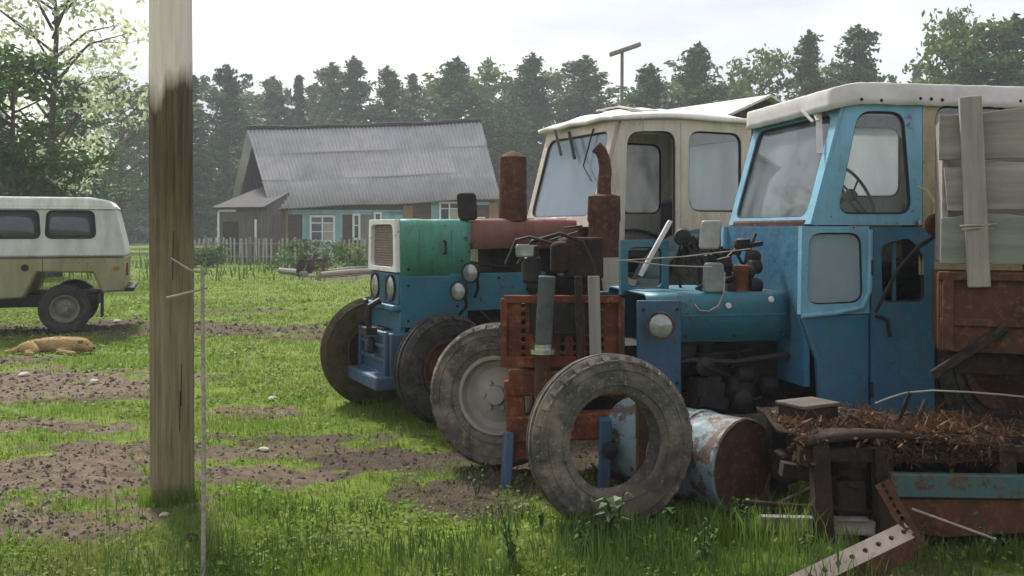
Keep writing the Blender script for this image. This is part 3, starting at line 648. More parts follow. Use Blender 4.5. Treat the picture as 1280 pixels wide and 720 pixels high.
def barn(name, label, R0, R1, eave_drop, half, wallm, roofm, over=.25):
    """gabled shed: ridge from R0 to R1"""
    o = thing(name, label, 'shed', (R0.x, R0.y, 0)); O = V((R0.x, R0.y, 0)); a = (R1 - R0); a.z = 0; a.normalize(); n = V((-a.y, a.x, 0)); mb = MB()
    for s in (1, -1):
        P = [R0 - O - a * over, R1 - O + a * over, R1 - O + a * over + n * s * half + V((0, 0, -eave_drop)), R0 - O - a * over + n * s * half + V((0, 0, -eave_drop))]; mb.add(P, [(0, 1, 2, 3)])
    mb.build('roof', roofm, o, solid=.06, smooth=False)
    mb = MB(); hw = half * .88; zr = R0.z - .06; ze = R0.z - eave_drop * .88 - .06
    for B in (V((0, 0, 0)), V((R1.x - R0.x, R1.y - R0.y, 0))):
        mb.add([B + n * hw, B - n * hw, B - n * hw + V((0, 0, ze)), B + V((0, 0, zr)), B + n * hw + V((0, 0, ze))], [(0, 1, 2, 3, 4)])
        for i in range(14):
            f_ = -1 + 2 * (i + .5) / 14; mb.beam(B + n * hw * f_ - a * (.02 if B.length == 0 else -.02), B + n * hw * f_ - a * (.02 if B.length == 0 else -.02) + V((0, 0, zr - (zr - ze) * abs(f_) - .06)), hw * 2 / 14 * .93, .02, up=a)
    B = V((R1.x - R0.x, R1.y - R0.y, 0))
    for s in (1, -1): mb.add([n * hw * s, B + n * hw * s, B + n * hw * s + V((0, 0, ze)), n * hw * s + V((0, 0, ze))], [(0, 1, 2, 3)])
    mb.build('wall', wallm, o, smooth=False); return o
M['palesheet'] = m_paint('pale_metal_sheet', (.55, .54, .52), (.62, .61, .60), .08, .6, 1)
barn('brown_shed', 'brown boarded shed with a pale sheet roof behind the white cab', at(955, 121, 24), at(800, 143, 28.5) + V((0, 0, 0)), .95, 2.3, M['darkboards'], M['palesheet'])
barn('dark_shed', 'dark wooden shed with a sloping grey roof behind the khaki van', at(-8, 172, 31), at(-140, 180, 36), 1.9, 2.6, M['darkboards'], M['slate'])
# scrap and bushes by the fence
def bush(px, py, d, h, wd_, label, mat, seed):
    r = np.random.default_rng(seed); p = at(px, py, d); o = thing('bush', label, 'bush', (p.x, d, 0), 0, 'bushes along the picket fence')
    n = 46; c = np.stack([r.normal(0, wd_ * .38, n), r.normal(0, wd_ * .3, n), h * r.random(n) ** .8 * .9], -1); v, f, s = cards(c, np.full(n, .11), 16, .15, r); np_mesh('foliage', v, f, M[mat], o, s)
    st = MB()
    for i in range(5): st.tube([(0, 0, 0), tuple(c[i] * .6), tuple(c[i])], [.02, .012, .005], 5)
    st.build('stem', M['bark'], o)
bush(388, 318, 38, 1.25, 2.0, 'dark green bush over the rusty implement by the fence', 'weed', 5)
bush(440, 325, 38, 1.0, 1.7, 'light green bush right of the rusty implement by the fence', 'birch', 6)
bush(262, 320, 41, .9, 1.3, 'low bush at the left end of the picket fence behind the utility pole', 'weed', 7)
im = thing('farm_implement', 'rusty farm implement lying by the bushes in front of the fence', 'farm implement', gp(388, 345))
mb = MB()
for a, b in (((-.5, 0, .15), (.5, .1, .35)), ((-.45, .2, .5), (.55, .2, .55)), ((-.4, 0, 0), (-.35, .2, .6)), ((.4, 0, 0), (.45, .2, .6)), ((0, 0, .1), (.1, .3, .75))): mb.beam(a, b, .09, .09)
mb.build('frame', M['rust'], im, bevel=.01); MB().lathe([(-.05, .02), (-.02, .28), (.02, .28), (.05, .02)], (-.2, -.12, .3), (.3, 1, 0), 20).build('disc', M['rust_dark'], im)
for i, (a, b, lab) in enumerate((((398, 347), (474, 341), 'long pale log on the grass below the fence, nearest the green tractor'), ((408, 343), (466, 338), 'shorter brown log lying behind the long pale log'), ((350, 341), (383, 346), 'short thick log left of the rusty implement'))):
    A, B = gp(*a), gp(*b); c = (A + B) / 2; lg = MB().tube([A - c + V((0, 0, .09)), V((0, 0, .11)), B - c + V((0, 0, .09))], [.10, .11, .085], 10).build('log', M['board_pale'] if i == 0 else M['greyw'], None)
    lg.location = c; tag(lg, lab, 'log', 'logs in front of the fence')

# ------------------------------------------------------------------ utility pole and stake
t = NT('old_pole_wood'); sz = t.n.new('ShaderNodeSeparateXYZ'); t.l.new(t.tc.outputs['Object'], sz.inputs[0])
def zadd(t, noise, k):
    m = t.n.new('ShaderNodeMath'); m.operation = 'MULTIPLY_ADD'; m.inputs[1].default_value = k; t.l.new(noise, m.inputs[0]); t.l.new(sz.outputs['Z'], m.inputs[2]); return m.outputs[0]
g = t.noise(3, 9, .65, stretch=(14, 14, .6)); g2 = t.noise(2, 5, .5, stretch=(5, 5, .4))
up = t.mix(t.ramp(g, .35, .65), (.80, .70, .67), (.64, .54, .51)); lo = t.mix(t.ramp(g, .35, .65), (.15, .115, .07), (.065, .047, .032)); ms = t.mix(t.ramp(g, .35, .65), (.25, .205, .135), (.13, .108, .06))  # sky paleness above and grass tint low down put into the wood colours
lo = t.mix(t.ramp(zadd(t, t.noise(5), .8), 1.5, 2.2), ms, lo)
col = t.mix(t.ramp(zadd(t, g2, .9), 2.86, 3.05), lo, up)
t.bump(g, .8, .01); M['polewood'] = t.set(col, .92, 0, .15)
pp = gp(214, 622); po = thing('utility_pole', 'thick wooden utility pole, pale above and dark brown below, standing by the van', 'utility pole', pp)
pr = random.Random(9); mb = MB(); n = 40
mb.grid(lambda a, b: V((math.cos(a * 6.2832) * (.126 - .012 * b) * (1 + .035 * math.sin(a * 6.2832 * 3 + b * 9) + .02 * math.sin(a * 6.2832 * 7)), math.sin(a * 6.2832) * (.126 - .012 * b) * (1 + .035 * math.sin(a * 6.2832 * 3 + b * 9)), -.2 + 8.4 * b)), 40, 40); mb.build('pole_shaft', M['polewood'], po, angle=60)
mb = MB()
for k in range(5):
    a = -math.pi / 2 + pr.uniform(-1.0, 1.0); z0 = pr.uniform(.4, 2.4); L = pr.uniform(.12, .35); mb.beam((math.cos(a) * .122, math.sin(a) * .122, z0), (math.cos(a + .03) * .121, math.sin(a + .03) * .121, z0 + L), .004, .005, up=(math.cos(a), math.sin(a), 0))
mb.build('drying_crack', M['iron'], po)
sk = thing('wooden_stake', 'slim pale stake with two thin cross sticks right of the utility pole', 'stake', (-1.40, 4.35, 0))
MB().tube([(0, 0, -.1), (.004, 0, .7), (-.004, 0, 1.43)], [.011, .010, .009], 8).build('upright', M['board_pale'], sk)
MB().tube([(-.17, .012, 1.29), (.015, .012, 1.335)], [.006, .005], 6).build('cross_stick', M['board_pale'], sk)
MB().tube([(-.15, .012, 1.47), (-.06, .013, 1.415), (.012, .012, 1.40)], [.005, .006, .006], 6).build('cross_stick', M['board_pale'], sk)

# ------------------------------------------------------------------ wheels
def tyre_mesh(R, Wd, rim, lug=0, ribs=False, n=64, tread=.03, side=True):
    h = Wd / 2; k = R - rim
    if ribs: pr_ = [(-.72 * h, rim), (-.95 * h, rim + .3 * k), (-h, rim + .6 * k), (-.92 * h, R - .15 * k), (-.78 * h, R - .03), (-.74 * h, R - .022), (-.5 * h, R), (-.42 * h, R), (-.38 * h, R - .02), (-.16 * h, R - .02), (-.12 * h, R + .004), (.12 * h, R + .004), (.16 * h, R - .02), (.38 * h, R - .02), (.42 * h, R), (.5 * h, R), (.74 * h, R - .022), (.78 * h, R - .03), (.92 * h, R - .15 * k), (h, rim + .6 * k), (.95 * h, rim + .3 * k), (.72 * h, rim)]
    else: pr_ = [(-.72 * h, rim), (-.95 * h, rim + .3 * k), (-h, rim + .6 * k), (-.9 * h, R - .1 * k), (-.7 * h, R - tread * .7), (-.3 * h, R - tread * .2), (.3 * h, R - tread * .2), (.7 * h, R - tread * .7), (.9 * h, R - .1 * k), (h, rim + .6 * k), (.95 * h, rim + .3 * k), (.72 * h, rim)]
    pr_ += [(.55 * h, rim + .02), (0, rim + .5 * k), (-.55 * h, rim + .02)]
    mb = MB().lathe(pr_, (0, 0, 0), (0, 1, 0), n, closed=True)
    if side:                                        # raised beads on the side wall
        for s in (-1, 1):
            for q, rr2 in ((.22, .005), (.62, .006), (.82, .005)): mb.tube([(math.cos(a) * (rim + q * k), s * h * (.93 if q < .3 else 1.0 if q < .7 else .96), math.sin(a) * (rim + q * k)) for a in [2 * math.pi * i / n for i in range(n)]], rr2, 5, closed=True)
    for i in range(lug):
        for s in (-1, 1):
            a0 = 2 * math.pi * (i + (.5 if s > 0 else 0)) / lug; da = 2 * math.pi / lug
            if ribs:
                p = lambda a, y, r: V((math.cos(a) * r, y, math.sin(a) * r)); w_ = da * .22
                mb.add([p(a0 - w_, s * h * .97, R - .28 * k), p(a0 + w_, s * h * .97, R - .28 * k), p(a0 + w_, s * h * 1.03, R - .15 * k), p(a0 - w_, s * h * 1.03, R - .15 * k), p(a0 - w_, s * h * .70, R - .005), p(a0 + w_, s * h * .70, R - .005), p(a0 + w_, s * h * .55, R - .02), p(a0 - w_, s * h * .55, R - .02)], [(0, 1, 2, 3), (3, 2, 5, 4), (4, 5, 6, 7), (0, 3, 4, 7), (1, 6, 5, 2)])
            else:
                P = []
                for y, aa in ((.02, .0), (.98, .9)):
                    for ra in (R - tread * 1.3 - (.12 * k if y > .5 else 0), R + (-.06 * k if y > .5 else 0)):
                        for w_ in (-.17, .17): P.append(V((math.cos(a0 + (aa + w_) * da) * ra, s * h * y, math.sin(a0 + (aa + w_) * da) * ra)))
                mb.add(P, [(0, 1, 3, 2), (4, 6, 7, 5), (2, 3, 7, 6), (0, 2, 6, 4), (1, 5, 7, 3)])
    return mb
def wheel(name, parent, loc, axis, R, Wd, rim, tm_, rm_, lug=0, ribs=False, disc='dish', label=None):
    """a tyre with its rim as a sub-part; the outer side points along the axis"""
    o = tyre_mesh(R, Wd, rim, lug, ribs).build(name, tm_, parent, label=label)
    o.location = loc; o.rotation_euler = V(axis).to_track_quat('Y', 'Z').to_euler()
    h = Wd / 2; pr_ = [(h * .75, rim * 1.0), (h * .85, rim * .98), (h * .8, rim * .9), (h * .3, rim * .84), (h * .1, rim * .7), (h * .35, rim * .45), (h * .5, rim * .25), (h * .8, rim * .23), (h * .85, rim * .15), (h * .85, .0)]
    mb = MB().lathe(pr_, (0, 0, 0), (0, 1, 0), 40)
    for k in range(6):
        a = k * math.pi / 3; mb.lathe([(0, .016), (.02, .016), (.02, 0)], (math.cos(a) * rim * .34, h * .42, math.sin(a) * rim * .34), (0, 1, 0), 6)
    mb.lathe([(-h * .8, rim), (-h * .85, rim * .96), (h * .3, rim * .84)], (0, 0, 0), (0, 1, 0), 40)
    mb.build('rim', rm_, o); return o

# ------------------------------------------------------------------ van
van = thing('van', 'boxy khaki and off white van parked on the grass at the left edge', 'van', (-6.37, 15.89, 0), math.pi + .34)
VX = {'khaki': m_paint('khaki_van_paint', (.28, .275, .14), (.23, .22, .12), .3, .5, 2, (.13, .10, .065), .75), 'pale': m_paint('pale_grey_van_paint', (.52, .54, .52), (.46, .48, .46), .05, .45, 2), 'roof': m_paint('white_van_roof', (.72, .73, .72), (.66, .66, .64), .05, .5, 2)}
def vanslab(name, mat, pts, wy, top_in=0, z0=1.2, parent=van, bev=.03):
    mb = MB().poly(pts, (0, 0, 0), (1, 0, 0), (0, 0, 1), wy)
    mb.v = [(x, y * (1 - max(0, z - z0) * top_in), z) for x, y, z in mb.v]; return mb.build(name, mat, parent, bevel=bev)
arch = lambda c: [(c - .55, .60), (c - .40, .93), (c + .38, .95), (c + .55, .60)]
lowb = [(0, .64), (.32, .62)] + arch(.86)[1:3] + [(1.42, .56), (2.55, .52)] + [(2.78, .93), (3.5, .93), (3.7, .56), (4.3, .56), (4.33, 1.18), (-.03, 1.18)]
vanslab('body', VX['khaki'], lowb, 1.88)
up_o = vanslab('upper_body', VX['pale'], [(-.03, 1.183), (4.33, 1.183), (4.2, 1.45), (3.95, 1.93), (.14, 1.93), (.02, 1.42)], 1.88, .13)
vanslab('roof', VX['roof'], [(.12, 1.933), (3.97, 1.933), (3.85, 2.05), (3.4, 2.10), (.5, 2.10), (.22, 2.05)], 1.76, .0)
MB().beam((.1, .86, 1.935), (3.95, .86, 1.935), .04, .03).build('rain_gutter', VX['roof'], van)
for x0, x1 in ((.42, 1.12), (1.2, 2.05), (2.15, 2.95)):
    lp_ = rr([(x0, 1.475), (x1, 1.475), (x1 - .02, 1.885), (x0 + .03, 1.885)], .09)
    Y = lambda z: .94 * (1 - max(0, z - 1.2) * .13)
    mb = MB(); mb.tube([(a, Y(b) + .004, b) for a, b in lp_], .016, 6, closed=True); wo_ = mb.build('window', M['black'], van)
    c_ = inset(lp_, .99); MB().add([(a, Y(b) + .003, b) for a, b in c_], [tuple(range(len(c_)))]).build('pane', M['pane'], wo_, solid=.006)
MB().tube([(2.02, .945, 1.08), (2.02, .98, 1.08), (1.88, .985, 1.08)], .014, 6).build('door_handle', M['iron'], van)
MB().box((.12, .945, 1.0), (.09, .02, .05)).build('side_reflector', m_plain('amber_reflector', (.35, .14, .03), None, .3, 5, 0, 0), van)
MB().lathe([(0, .055), (.012, .05), (.012, 0)], (2.15 - 1.28 + .53, .94, 1.02), (0, 1, 0), 16).build('fuel_cap', M['black'], van)
mb = MB()
for x in (1.16, 2.1): mb.beam((x, .942, .6), (x, .942, 1.16), .008, .006, up=(0, 1, 0))
mb.beam((0.02, .942, 1.17), (4.3, .942, 1.17), .006, .02, up=(0, 1, 0)); mb.build('door_seam', M['black'], van)
MB().box((.03, 0, .66), (.34, 1.7, .06)).build('bumper', M['black'], van, bevel=.02)
MB().box((2.2, 0, .50), (3.6, 1.3, .2)).build('chassis', M['iron'], van, bevel=.02); MB().box((.33, .8, .42), (.03, .28, .36)).build('mud_flap', M['black'], van)
MB().beam((.86, -.8, .38), (.86, .8, .38), .12, .12).build('axle', M['iron'], van)
for x in (.86, 3.16):
    for s in (1, -1): wheel('wheel', van, (x, s * .76, .375), (0, s, 0), .385, .24, .215, M['rubber'], m_plain('grey_khaki_rim', (.22, .21, .16), (.12, .11, .09), .7), 26)
mb = MB().box((-.035, .75, .98), (.03, .1, .2)); mb.build('tail_light', m_plain('red_lens', (.3, .03, .02), None, .3, 5, 0, 0), van, bevel=.01)

# ------------------------------------------------------------------ dog
def skin(name, pts, edges, radii, mat, parent=None, sub=2, root=0):
    me = bpy.data.meshes.new(name); me.from_pydata(pts, edges, []); o = link(bpy.data.objects.new(name, me))
    md = o.modifiers.new('skin', 'SKIN'); md.use_smooth_shade = True
    for i, rd_ in enumerate(radii): me.skin_vertices[0].data[i].radius = (rd_ if isinstance(rd_, tuple) else (rd_, rd_)); me.skin_vertices[0].data[i].use_root = (i == root)
    sb = o.modifiers.new('sub', 'SUBSURF'); sb.levels = sb.render_levels = sub
    me.materials.append(mat)
    if parent: o.parent = parent
    return o
M['fur'] = m_plain('sandy_dog_fur', (.50, .36, .17), (.36, .24, .10), .95, 14, 0, .5)
g = gp(66, 441); dog = thing('dog', 'sandy coloured dog lying asleep on the grass in front of the van', 'dog', (g.x, g.y, -.01), .06)
P = [(-.30, .02, .115), (-.12, .02, .115), (.06, .01, .12), (.22, .0, .12), (.32, -.01, .125), (.405, -.03, .125), (.48, -.055, .085), (.535, -.07, .068),      # spine, neck, head, muzzle
     (-.40, .0, .07), (-.50, -.02, .035), (-.60, -.01, .03),                                                  # tail
     (-.26, -.10, .09), (-.12, -.19, .06), (-.24, -.24, .035), (-.12, -.28, .03),                           # near hind: thigh, knee, hock, paw
     (.20, -.09, .07), (.14, -.17, .04), (.30, -.22, .03), (.38, -.23, .025),                               # near fore: elbow, wrist, paw
     (.27, .10, .06), (.42, .12, .03), (.50, .10, .025)]
E = [(i, i + 1) for i in range(7)] + [(0, 8), (8, 9), (9, 10), (0, 11), (11, 12), (12, 13), (13, 14), (3, 15), (15, 16), (16, 17), (17, 18), (3, 19), (19, 20), (20, 21)]
Rr = [.120, .095, .108, .112, .085, .092, .056, .038, .045, .028, .015, .085, .05, .03, .03, .05, .034, .028, .030, .045, .03, .028]
skin('body', P, E, Rr, M['fur'], dog)
for s in (1, -1):
    ea = MB().poly(rr([(0, 0), (.075, .0), (.055, -.10), (.015, -.09)], .02), (.36, -.035 + s * .085, .185), (1, 0, 0), (.15, s * .5, 1), .014); ea.build('ear', m_plain('darker_ear_fur', (.33, .21, .09), None, .95), dog, bevel=.005)
MB().lathe([(0, .0), (.004, .016), (.02, .017), (.03, 0)], (.566, -.076, .078), (-1, 0, 0), 10).build('nose', M['black'], dog)
for s in (1, -1): MB().lathe([(-.008, 0), (0, .010), (.008, 0)], (.478, -.050 + s * .052, .128), (.4, s, .3), 8).build('eye', M['black'], dog)

dg = bpy.context.evaluated_depsgraph_get(); dg.update(); ob_ = bpy.data.objects[[c for c in dog.children if c.name.startswith('body')][0].name].evaluated_get(dg); em = ob_.to_mesh()
r = np.random.default_rng(6); pc = np.array([p.center[:] for p in em.polygons]); pn_ = np.array([p.normal[:] for p in em.polygons]); pa_ = np.array([p.area for p in em.polygons]); ob_.to_mesh_clear()
n = 9000; i_ = r.choice(len(pc), n, p=pa_ / pa_.sum()); c = pc[i_] + r.normal(0, .006, (n, 3)); nn_ = pn_[i_]; fl_ = np.array([-1, 0, -.35]) + r.normal(0, .35, (n, 3)); fl_ -= nn_ * (fl_ * nn_).sum(1)[:, None]; fl_ /= np.linalg.norm(fl_, axis=1)[:, None]; sd_ = np.cross(fl_, nn_)
ln = (.018 + .018 * r.random(n))[:, None]; vs = np.stack([c - sd_ * .003, c + sd_ * .003, c + fl_ * ln + nn_ * .010], 1).reshape(-1, 3)
np_mesh('coat', vs, np.arange(3 * n).reshape(n, 3), m_leaf('sandy_hair', (.30, .19, .08), (.60, .45, .24), .2), dog, r.random(n))
# ------------------------------------------------------------------ tractors
def local(root):
    R = Matrix.Rotation(-root.rotation_euler.z, 3, 'Z')
    return lambda p: R @ (V(p) - V(root.location))
X, Z = (1, 0, 0), (0, 0, 1)
def pane(name, loop, o, U, W, mat, parent, thk=.006):
    l = inset(loop, .995); return MB().poly(l, o, U, W, thk).build(name, mat, parent, smooth=False)
def frame(name, outer, hole, o, U, W, thk, mat, parent, glass=None, seal=.014, bev=.006, off=0):
    p = MB().holed(outer, hole, o, U, W, thk).build(name, mat, parent, bevel=0)
    N = V(U).normalized().cross(V(W).normalized())
    if seal: MB().ring(hole, V(o) + N * off, U, W, seal).build('window_seal', M['black'], p)
    if glass: pane('glass', hole, o, U, W, glass, p)
    return p
def lamp(name, parent, p, ax, r, body, depth=.09, ring=True):
    ax = V(ax).normalized(); o = MB().lathe([(-depth, r * .2), (-depth * .8, r * .62), (-depth * .2, r * .98), (0, r), (.012, r), (.012, r * .88), (0, r * .86)], p, ax, 28).build(name, body, parent)
    MB().lathe([(.004, r * .87), (.016, r * .6), (.022, 0)], p, ax, 28).build('lens', M['lens'], o); return o
def steering(parent, c, ax, r, mat):
    c, ax = V(c), V(ax).normalized(); u = ax.orthogonal().normalized(); w = ax.cross(u); mb = MB()
    mb.tube([c + (u * math.cos(a) + w * math.sin(a)) * r for a in [i * .19635 for i in range(32)]], .012, 8, closed=True)
    for k in range(3): a = k * 2.094 + .5; mb.tube([c - ax * .03, c + (u * math.cos(a) + w * math.sin(a)) * r], .008, 6)
    mb.lathe([(-.03, .045), (.0, .045), (.015, .03), (.02, 0)], c - ax * .02, ax, 14)
    o = mb.build('steering_wheel', mat, parent); MB().tube([c - ax * .03, c - ax * .65], .018, 8).build('steering_column', M['iron'], o); return o
def clutter(mb, rnd, x0, x1, y0, y1, z0, z1, n, big=.12):
    for i in range(n):
        c = (rnd.uniform(x0, x1), rnd.uniform(y0, y1), rnd.uniform(z0, z1)); k = rnd.random()
        if k < .4: mb.box(c, (rnd.uniform(.3, 1) * big * 1.6, rnd.uniform(.3, 1) * big, rnd.uniform(.3, 1) * big), Matrix.Rotation(rnd.uniform(-.3, .3), 3, 'Y'))
        elif k < .75:
            ax = rnd.choice([(1, 0, 0), (0, 1, 0), (0, 0, 1)]); mb.lathe([(0, 0), (0, big * .4), (.02, big * .5), (big * .8, big * .5), (big * .9, big * .3), (big * .9, 0)], c, ax, 14)
        else:
            p = [V(c) + V((rnd.uniform(-1, 1), rnd.uniform(-.4, .4), rnd.uniform(-.6, .6))) * big * 1.3 * j for j in range(4)]; mb.tube(p, .013, 6)

# ---- the farther tractor: white cab, green and red bonnet, blue nose
T1 = thing('tractor', 'cream cabbed tractor with a mint green and faded red bonnet and twin headlights', 'tractor', (.695, 9.4, 0), math.pi + math.radians(26))
L1 = local(T1); rnd = random.Random(12)
side = [(.27, 1.60), (0.0, 2.60), (-.655, 2.64), (-.655, 1.02), (.16, 1.02)]
door = rr([(-.02, 1.14), (-.06, 2.50), (-.60, 2.53), (-.60, 1.14)], .14)
rear = [(-.66, 1.45), (-.66, 2.64), (-1.5, 2.66), (-1.5, 1.45)]
rwin = rr([(-.75, 1.77), (-.75, 2.54), (-1.38, 2.54), (-1.38, 1.77)], .13)
for s in (1, -1):
    o = (0, s * .675, 0)
    frame('door_frame', side, door, o, X, Z, .05, M['cream'], T1, None, .012)
    frame('side_panel', rear, rwin, o, X, Z, .05, M['cream'], T1, M['glass_near'], .018)
fu = V((-.27, 0, 1.0)).normalized()
fw = [(-.675, -.02), (.675, -.02), (.675, .985), (-.675, .985)]
frame('windscreen_frame', fw, rr([(-.60, .08), (.60, .08), (.59, .90), (-.59, .90)], .12), (.27, 0, 1.64), (0, 1, 0), fu, .05, M['cream'], T1, M['glass_dusty'], .017)
frame('rear_panel', [(-.65, 1.0), (.65, 1.0), (.65, 2.64), (-.65, 2.64)], rr([(-.54, 1.7), (.54, 1.7), (.54, 2.5), (-.54, 2.5)], .1), (-1.5, 0, 0), (0, 1, 0), Z, .05, M['cream'], T1, M['glass_near'])
mb = MB(); mb.grid(lambda a, b: V((.10 - 1.68 * a, -.755 + 1.51 * b, 2.655 + .10 * (1 - (2 * b - 1) ** 4) * (1 - (2 * a - 1) ** 6) - .035 * (1 - a) ** 3 + .008 * math.sin(b * 17 + a * 9))), 20, 20)
rf1 = mb.build('cab_roof', M['white'], T1, solid=.035, angle=60)
MB().grid(lambda a, b: V((-.15 - .7 * a, .0 + .62 * b, 2.772 - .07 * b ** 4 + .006 * math.sin(a * 19) + .004 * math.sin(b * 23))), 14, 10).build('roof_patch', M['canvas'], rf1, solid=.012)
mb = MB(); mb.box((-.6, 0, 1.0), (1.75, 1.3, .05)); mb.build('cab_floor', M['rust_dark'], T1)
mb = MB(); mb.box((.16, 0, 1.3), (.05, 1.25, .55)); mb.box((.05, 0, 1.56), (.22, 1.15, .14)); mb.build('dashboard', M['rust_dark'], T1, bevel=.02)
st = MB().box((-.85, 0, 1.36), (.46, .46, .14)).build('seat', M['black'], T1, bevel=.04); MB().box((-1.1, 0, 1.66), (.10, .46, .5)).build('backrest', M['black'], st, bevel=.04)
steering(T1, (-.13, .22, 1.84), (-.55, 0, 1), .20, M['black'])
mb = MB(); mb.tube([(.06, .3, 2.56), (.16, .28, 2.2), (.20, .5, 2.05)], .008, 6); mb.beam((.10, -.1, 2.56), (.18, .15, 2.28), .03, .02); mb.beam((.12, -.35, 2.60), (.20, -.08, 2.33), .025, .02); mb.build('wiper', M['black'], T1)
mb = MB(); mb.tube([(-1.5, .70, 2.5), (-1.62, .72, 2.4), (-1.66, .72, 2.1), (-1.58, .70, 1.85)], .022, 8); mb.build('grab_rail', M['cream'], T1)
# rear wheels and wings
for s in (1, -1):
    wheel('rear_wheel', T1, (-.95, s * .80, .74), (0, s, 0), .76, .36, .40, M['rubber'], M['ochre'], 20)
    mb = MB(); K = 16
    arc = [(-.95 + math.cos(a) * .86, .76 + math.sin(a) * .84) for a in [math.radians(-5 + 175 * i / K) for i in range(K + 1)]]
    for i in range(K): mb.add([(arc[i][0], s * .60, arc[i][1]), (arc[i + 1][0], s * .60, arc[i + 1][1]), (arc[i + 1][0], s * 1.02, arc[i + 1][1]), (arc[i][0], s * 1.02, arc[i][1])], [(0, 1, 2, 3)])
    mb.build('mudguard', M['teal'] if s < 0 else m_paint('dark_green_wing_paint', (.05, .11, .11), (.04, .08, .085), .4, .5), T1, solid=.025)
# bonnet
def shell(x0, x1, yb, zlo, zhi, rad):
    """inverted U of sheet metal running along x"""
    prof = [(yb, zlo), (yb, zhi - rad)] + [(yb - rad + rad * math.cos(a), zhi - rad + rad * math.sin(a)) for a in [math.pi / 2 * i / 5 for i in range(1, 6)]]
    prof = prof + [(-y, z) for y, z in prof[::-1]]; mb = MB()
    nx_ = 8; vs = [(x0 + (x1 - x0) * i / nx_, y + .004 * math.sin(i * 2.1 + z * 9), z + .003 * math.sin(i * 1.7 + y * 11)) for i in range(nx_ + 1) for y, z in prof]; m = len(prof)
    return mb.add(vs, [(i * m + j, i * m + j + 1, (i + 1) * m + j + 1, (i + 1) * m + j) for i in range(nx_) for j in range(m - 1)])
shell(1.37, 2.02, .385, 1.20, 1.685, .05).build('front_bonnet', M['green'], T1, solid=.012)
shell(.14, 1.365, .38, 1.43, 1.69, .045).build('bonnet', M['red'], T1, solid=.012)
for s in (1, -1): MB().box((1.10, s * .385, 1.05), (.95, .02, .33)).build('side_panel', M['teal'], T1, bevel=.006)
for s in (1, -1): MB().box((1.71, s * .388, .98), (.62, .025, .44)).build('nose_side', M['teal'], T1, bevel=.006)
gl = [(-.385, 1.235), (.385, 1.235), (.36, 1.69), (-.36, 1.69)]
gf_ = MB().holed(gl, rr([(-.32, 1.275), (.32, 1.275), (.30, 1.645), (-.30, 1.645)], .07), (2.035, 0, 0), (0, 1, 0), Z, .05).build('grille_frame', M['white'], T1, bevel=.008)
mb = MB(); mb.box((2.012, 0, 1.46), (.01, .64, .40))
for i in range(30): mb.beam((2.02, -.31 + .62 * i / 29, 1.27), (2.02, -.31 + .62 * i / 29, 1.65), .005, .006)
for i in range(18): mb.beam((2.023, -.31, 1.27 + .38 * i / 17), (2.023, .31, 1.27 + .38 * i / 17), .005, .005)
mb.build('grille_mesh', M['grillepink'], gf_, smooth=False)
mb = MB(); mb.box((2.02, 0, 1.09), (.04, .77, .275)); nose = mb.build('headlight_panel', M['teal'], T1, bevel=.015)
mb = MB()
for i in range(9): mb.beam((2.045, -.075, .99 + .024 * i), (2.045, .075, .99 + .024 * i), .018, .011)
mb.build('louvre', M['teal'], nose)
for y in (.215, -.215): lamp('headlight', T1, (2.045, y, 1.095), (1, 0, 0), .118, M['black'], .05)
mb = MB(); mb.box((2.05, 0, .93), (.09, .80, .05)); mb.box((2.0, 0, .80), (.06, .78, .2)); mb.build('front_crossbar', M['teal'], T1, bevel=.012)
bk = MB(); bk.box((2.02, 0, .52), (.2, .82, .40)); bk.box((2.08, 0, .30), (.34, .84, .12)); bk = bk.build('front_weight_block', M['deepblue'], T1, bevel=.02)
mb = MB()
for z in (.36, .48, .60, .70): mb.box((2.13, 0, z), (.03, .74, .035))
for y in (-.36, .36): mb.box((2.14, y, .52), (.035, .05, .42))
mb.build('bar', M['deepblue'], bk, bevel=.006)
mb = MB(); mb.tube([(2.1, .08, .98), (2.2, .08, .93), (2.22, .08, .82), (2.18, .08, .70)], [.03, .028, .03, .02], 8); mb.box((2.2, .08, .72), (.1, .16, .06)); mb.tube([(2.2, .0, .98), (2.24, .06, .99), (2.24, .14, .98)], .02, 6); mb.lathe([(0, .03), (.02, .05), (.1, .045), (.14, .02)], (2.17, .05, .52), (0, 0, 1), 12); mb.build('tow_hook', M['iron'], T1)
for x, nm in ((1.55, 0), (1.85, 0)):
    MB().beam((x, .392, 1.24), (x, .392, 1.60), .006, .006, up=(0, 1, 0)).build('pressed_seam', M['teal'], T1)
for x, z in ((1.42, 1.26), (1.95, 1.26), (1.42, 1.12), (1.95, 1.12), (1.42, .82), (1.95, .82), (.68, 1.17), (1.1, 1.17), (1.5, .93), (.68, .93)): MB().lathe([(0, .013), (.008, .012), (.010, 0)], (x, .40, z), (0, 1, 0), 6).build('bolt', M['rust_dark'], T1)
MB().tube([(1.62, .395, 1.50), (1.62, .425, 1.50), (1.62, .428, 1.40), (1.62, .395, 1.39)], .011, 6).build('bonnet_latch', M['iron'], T1)
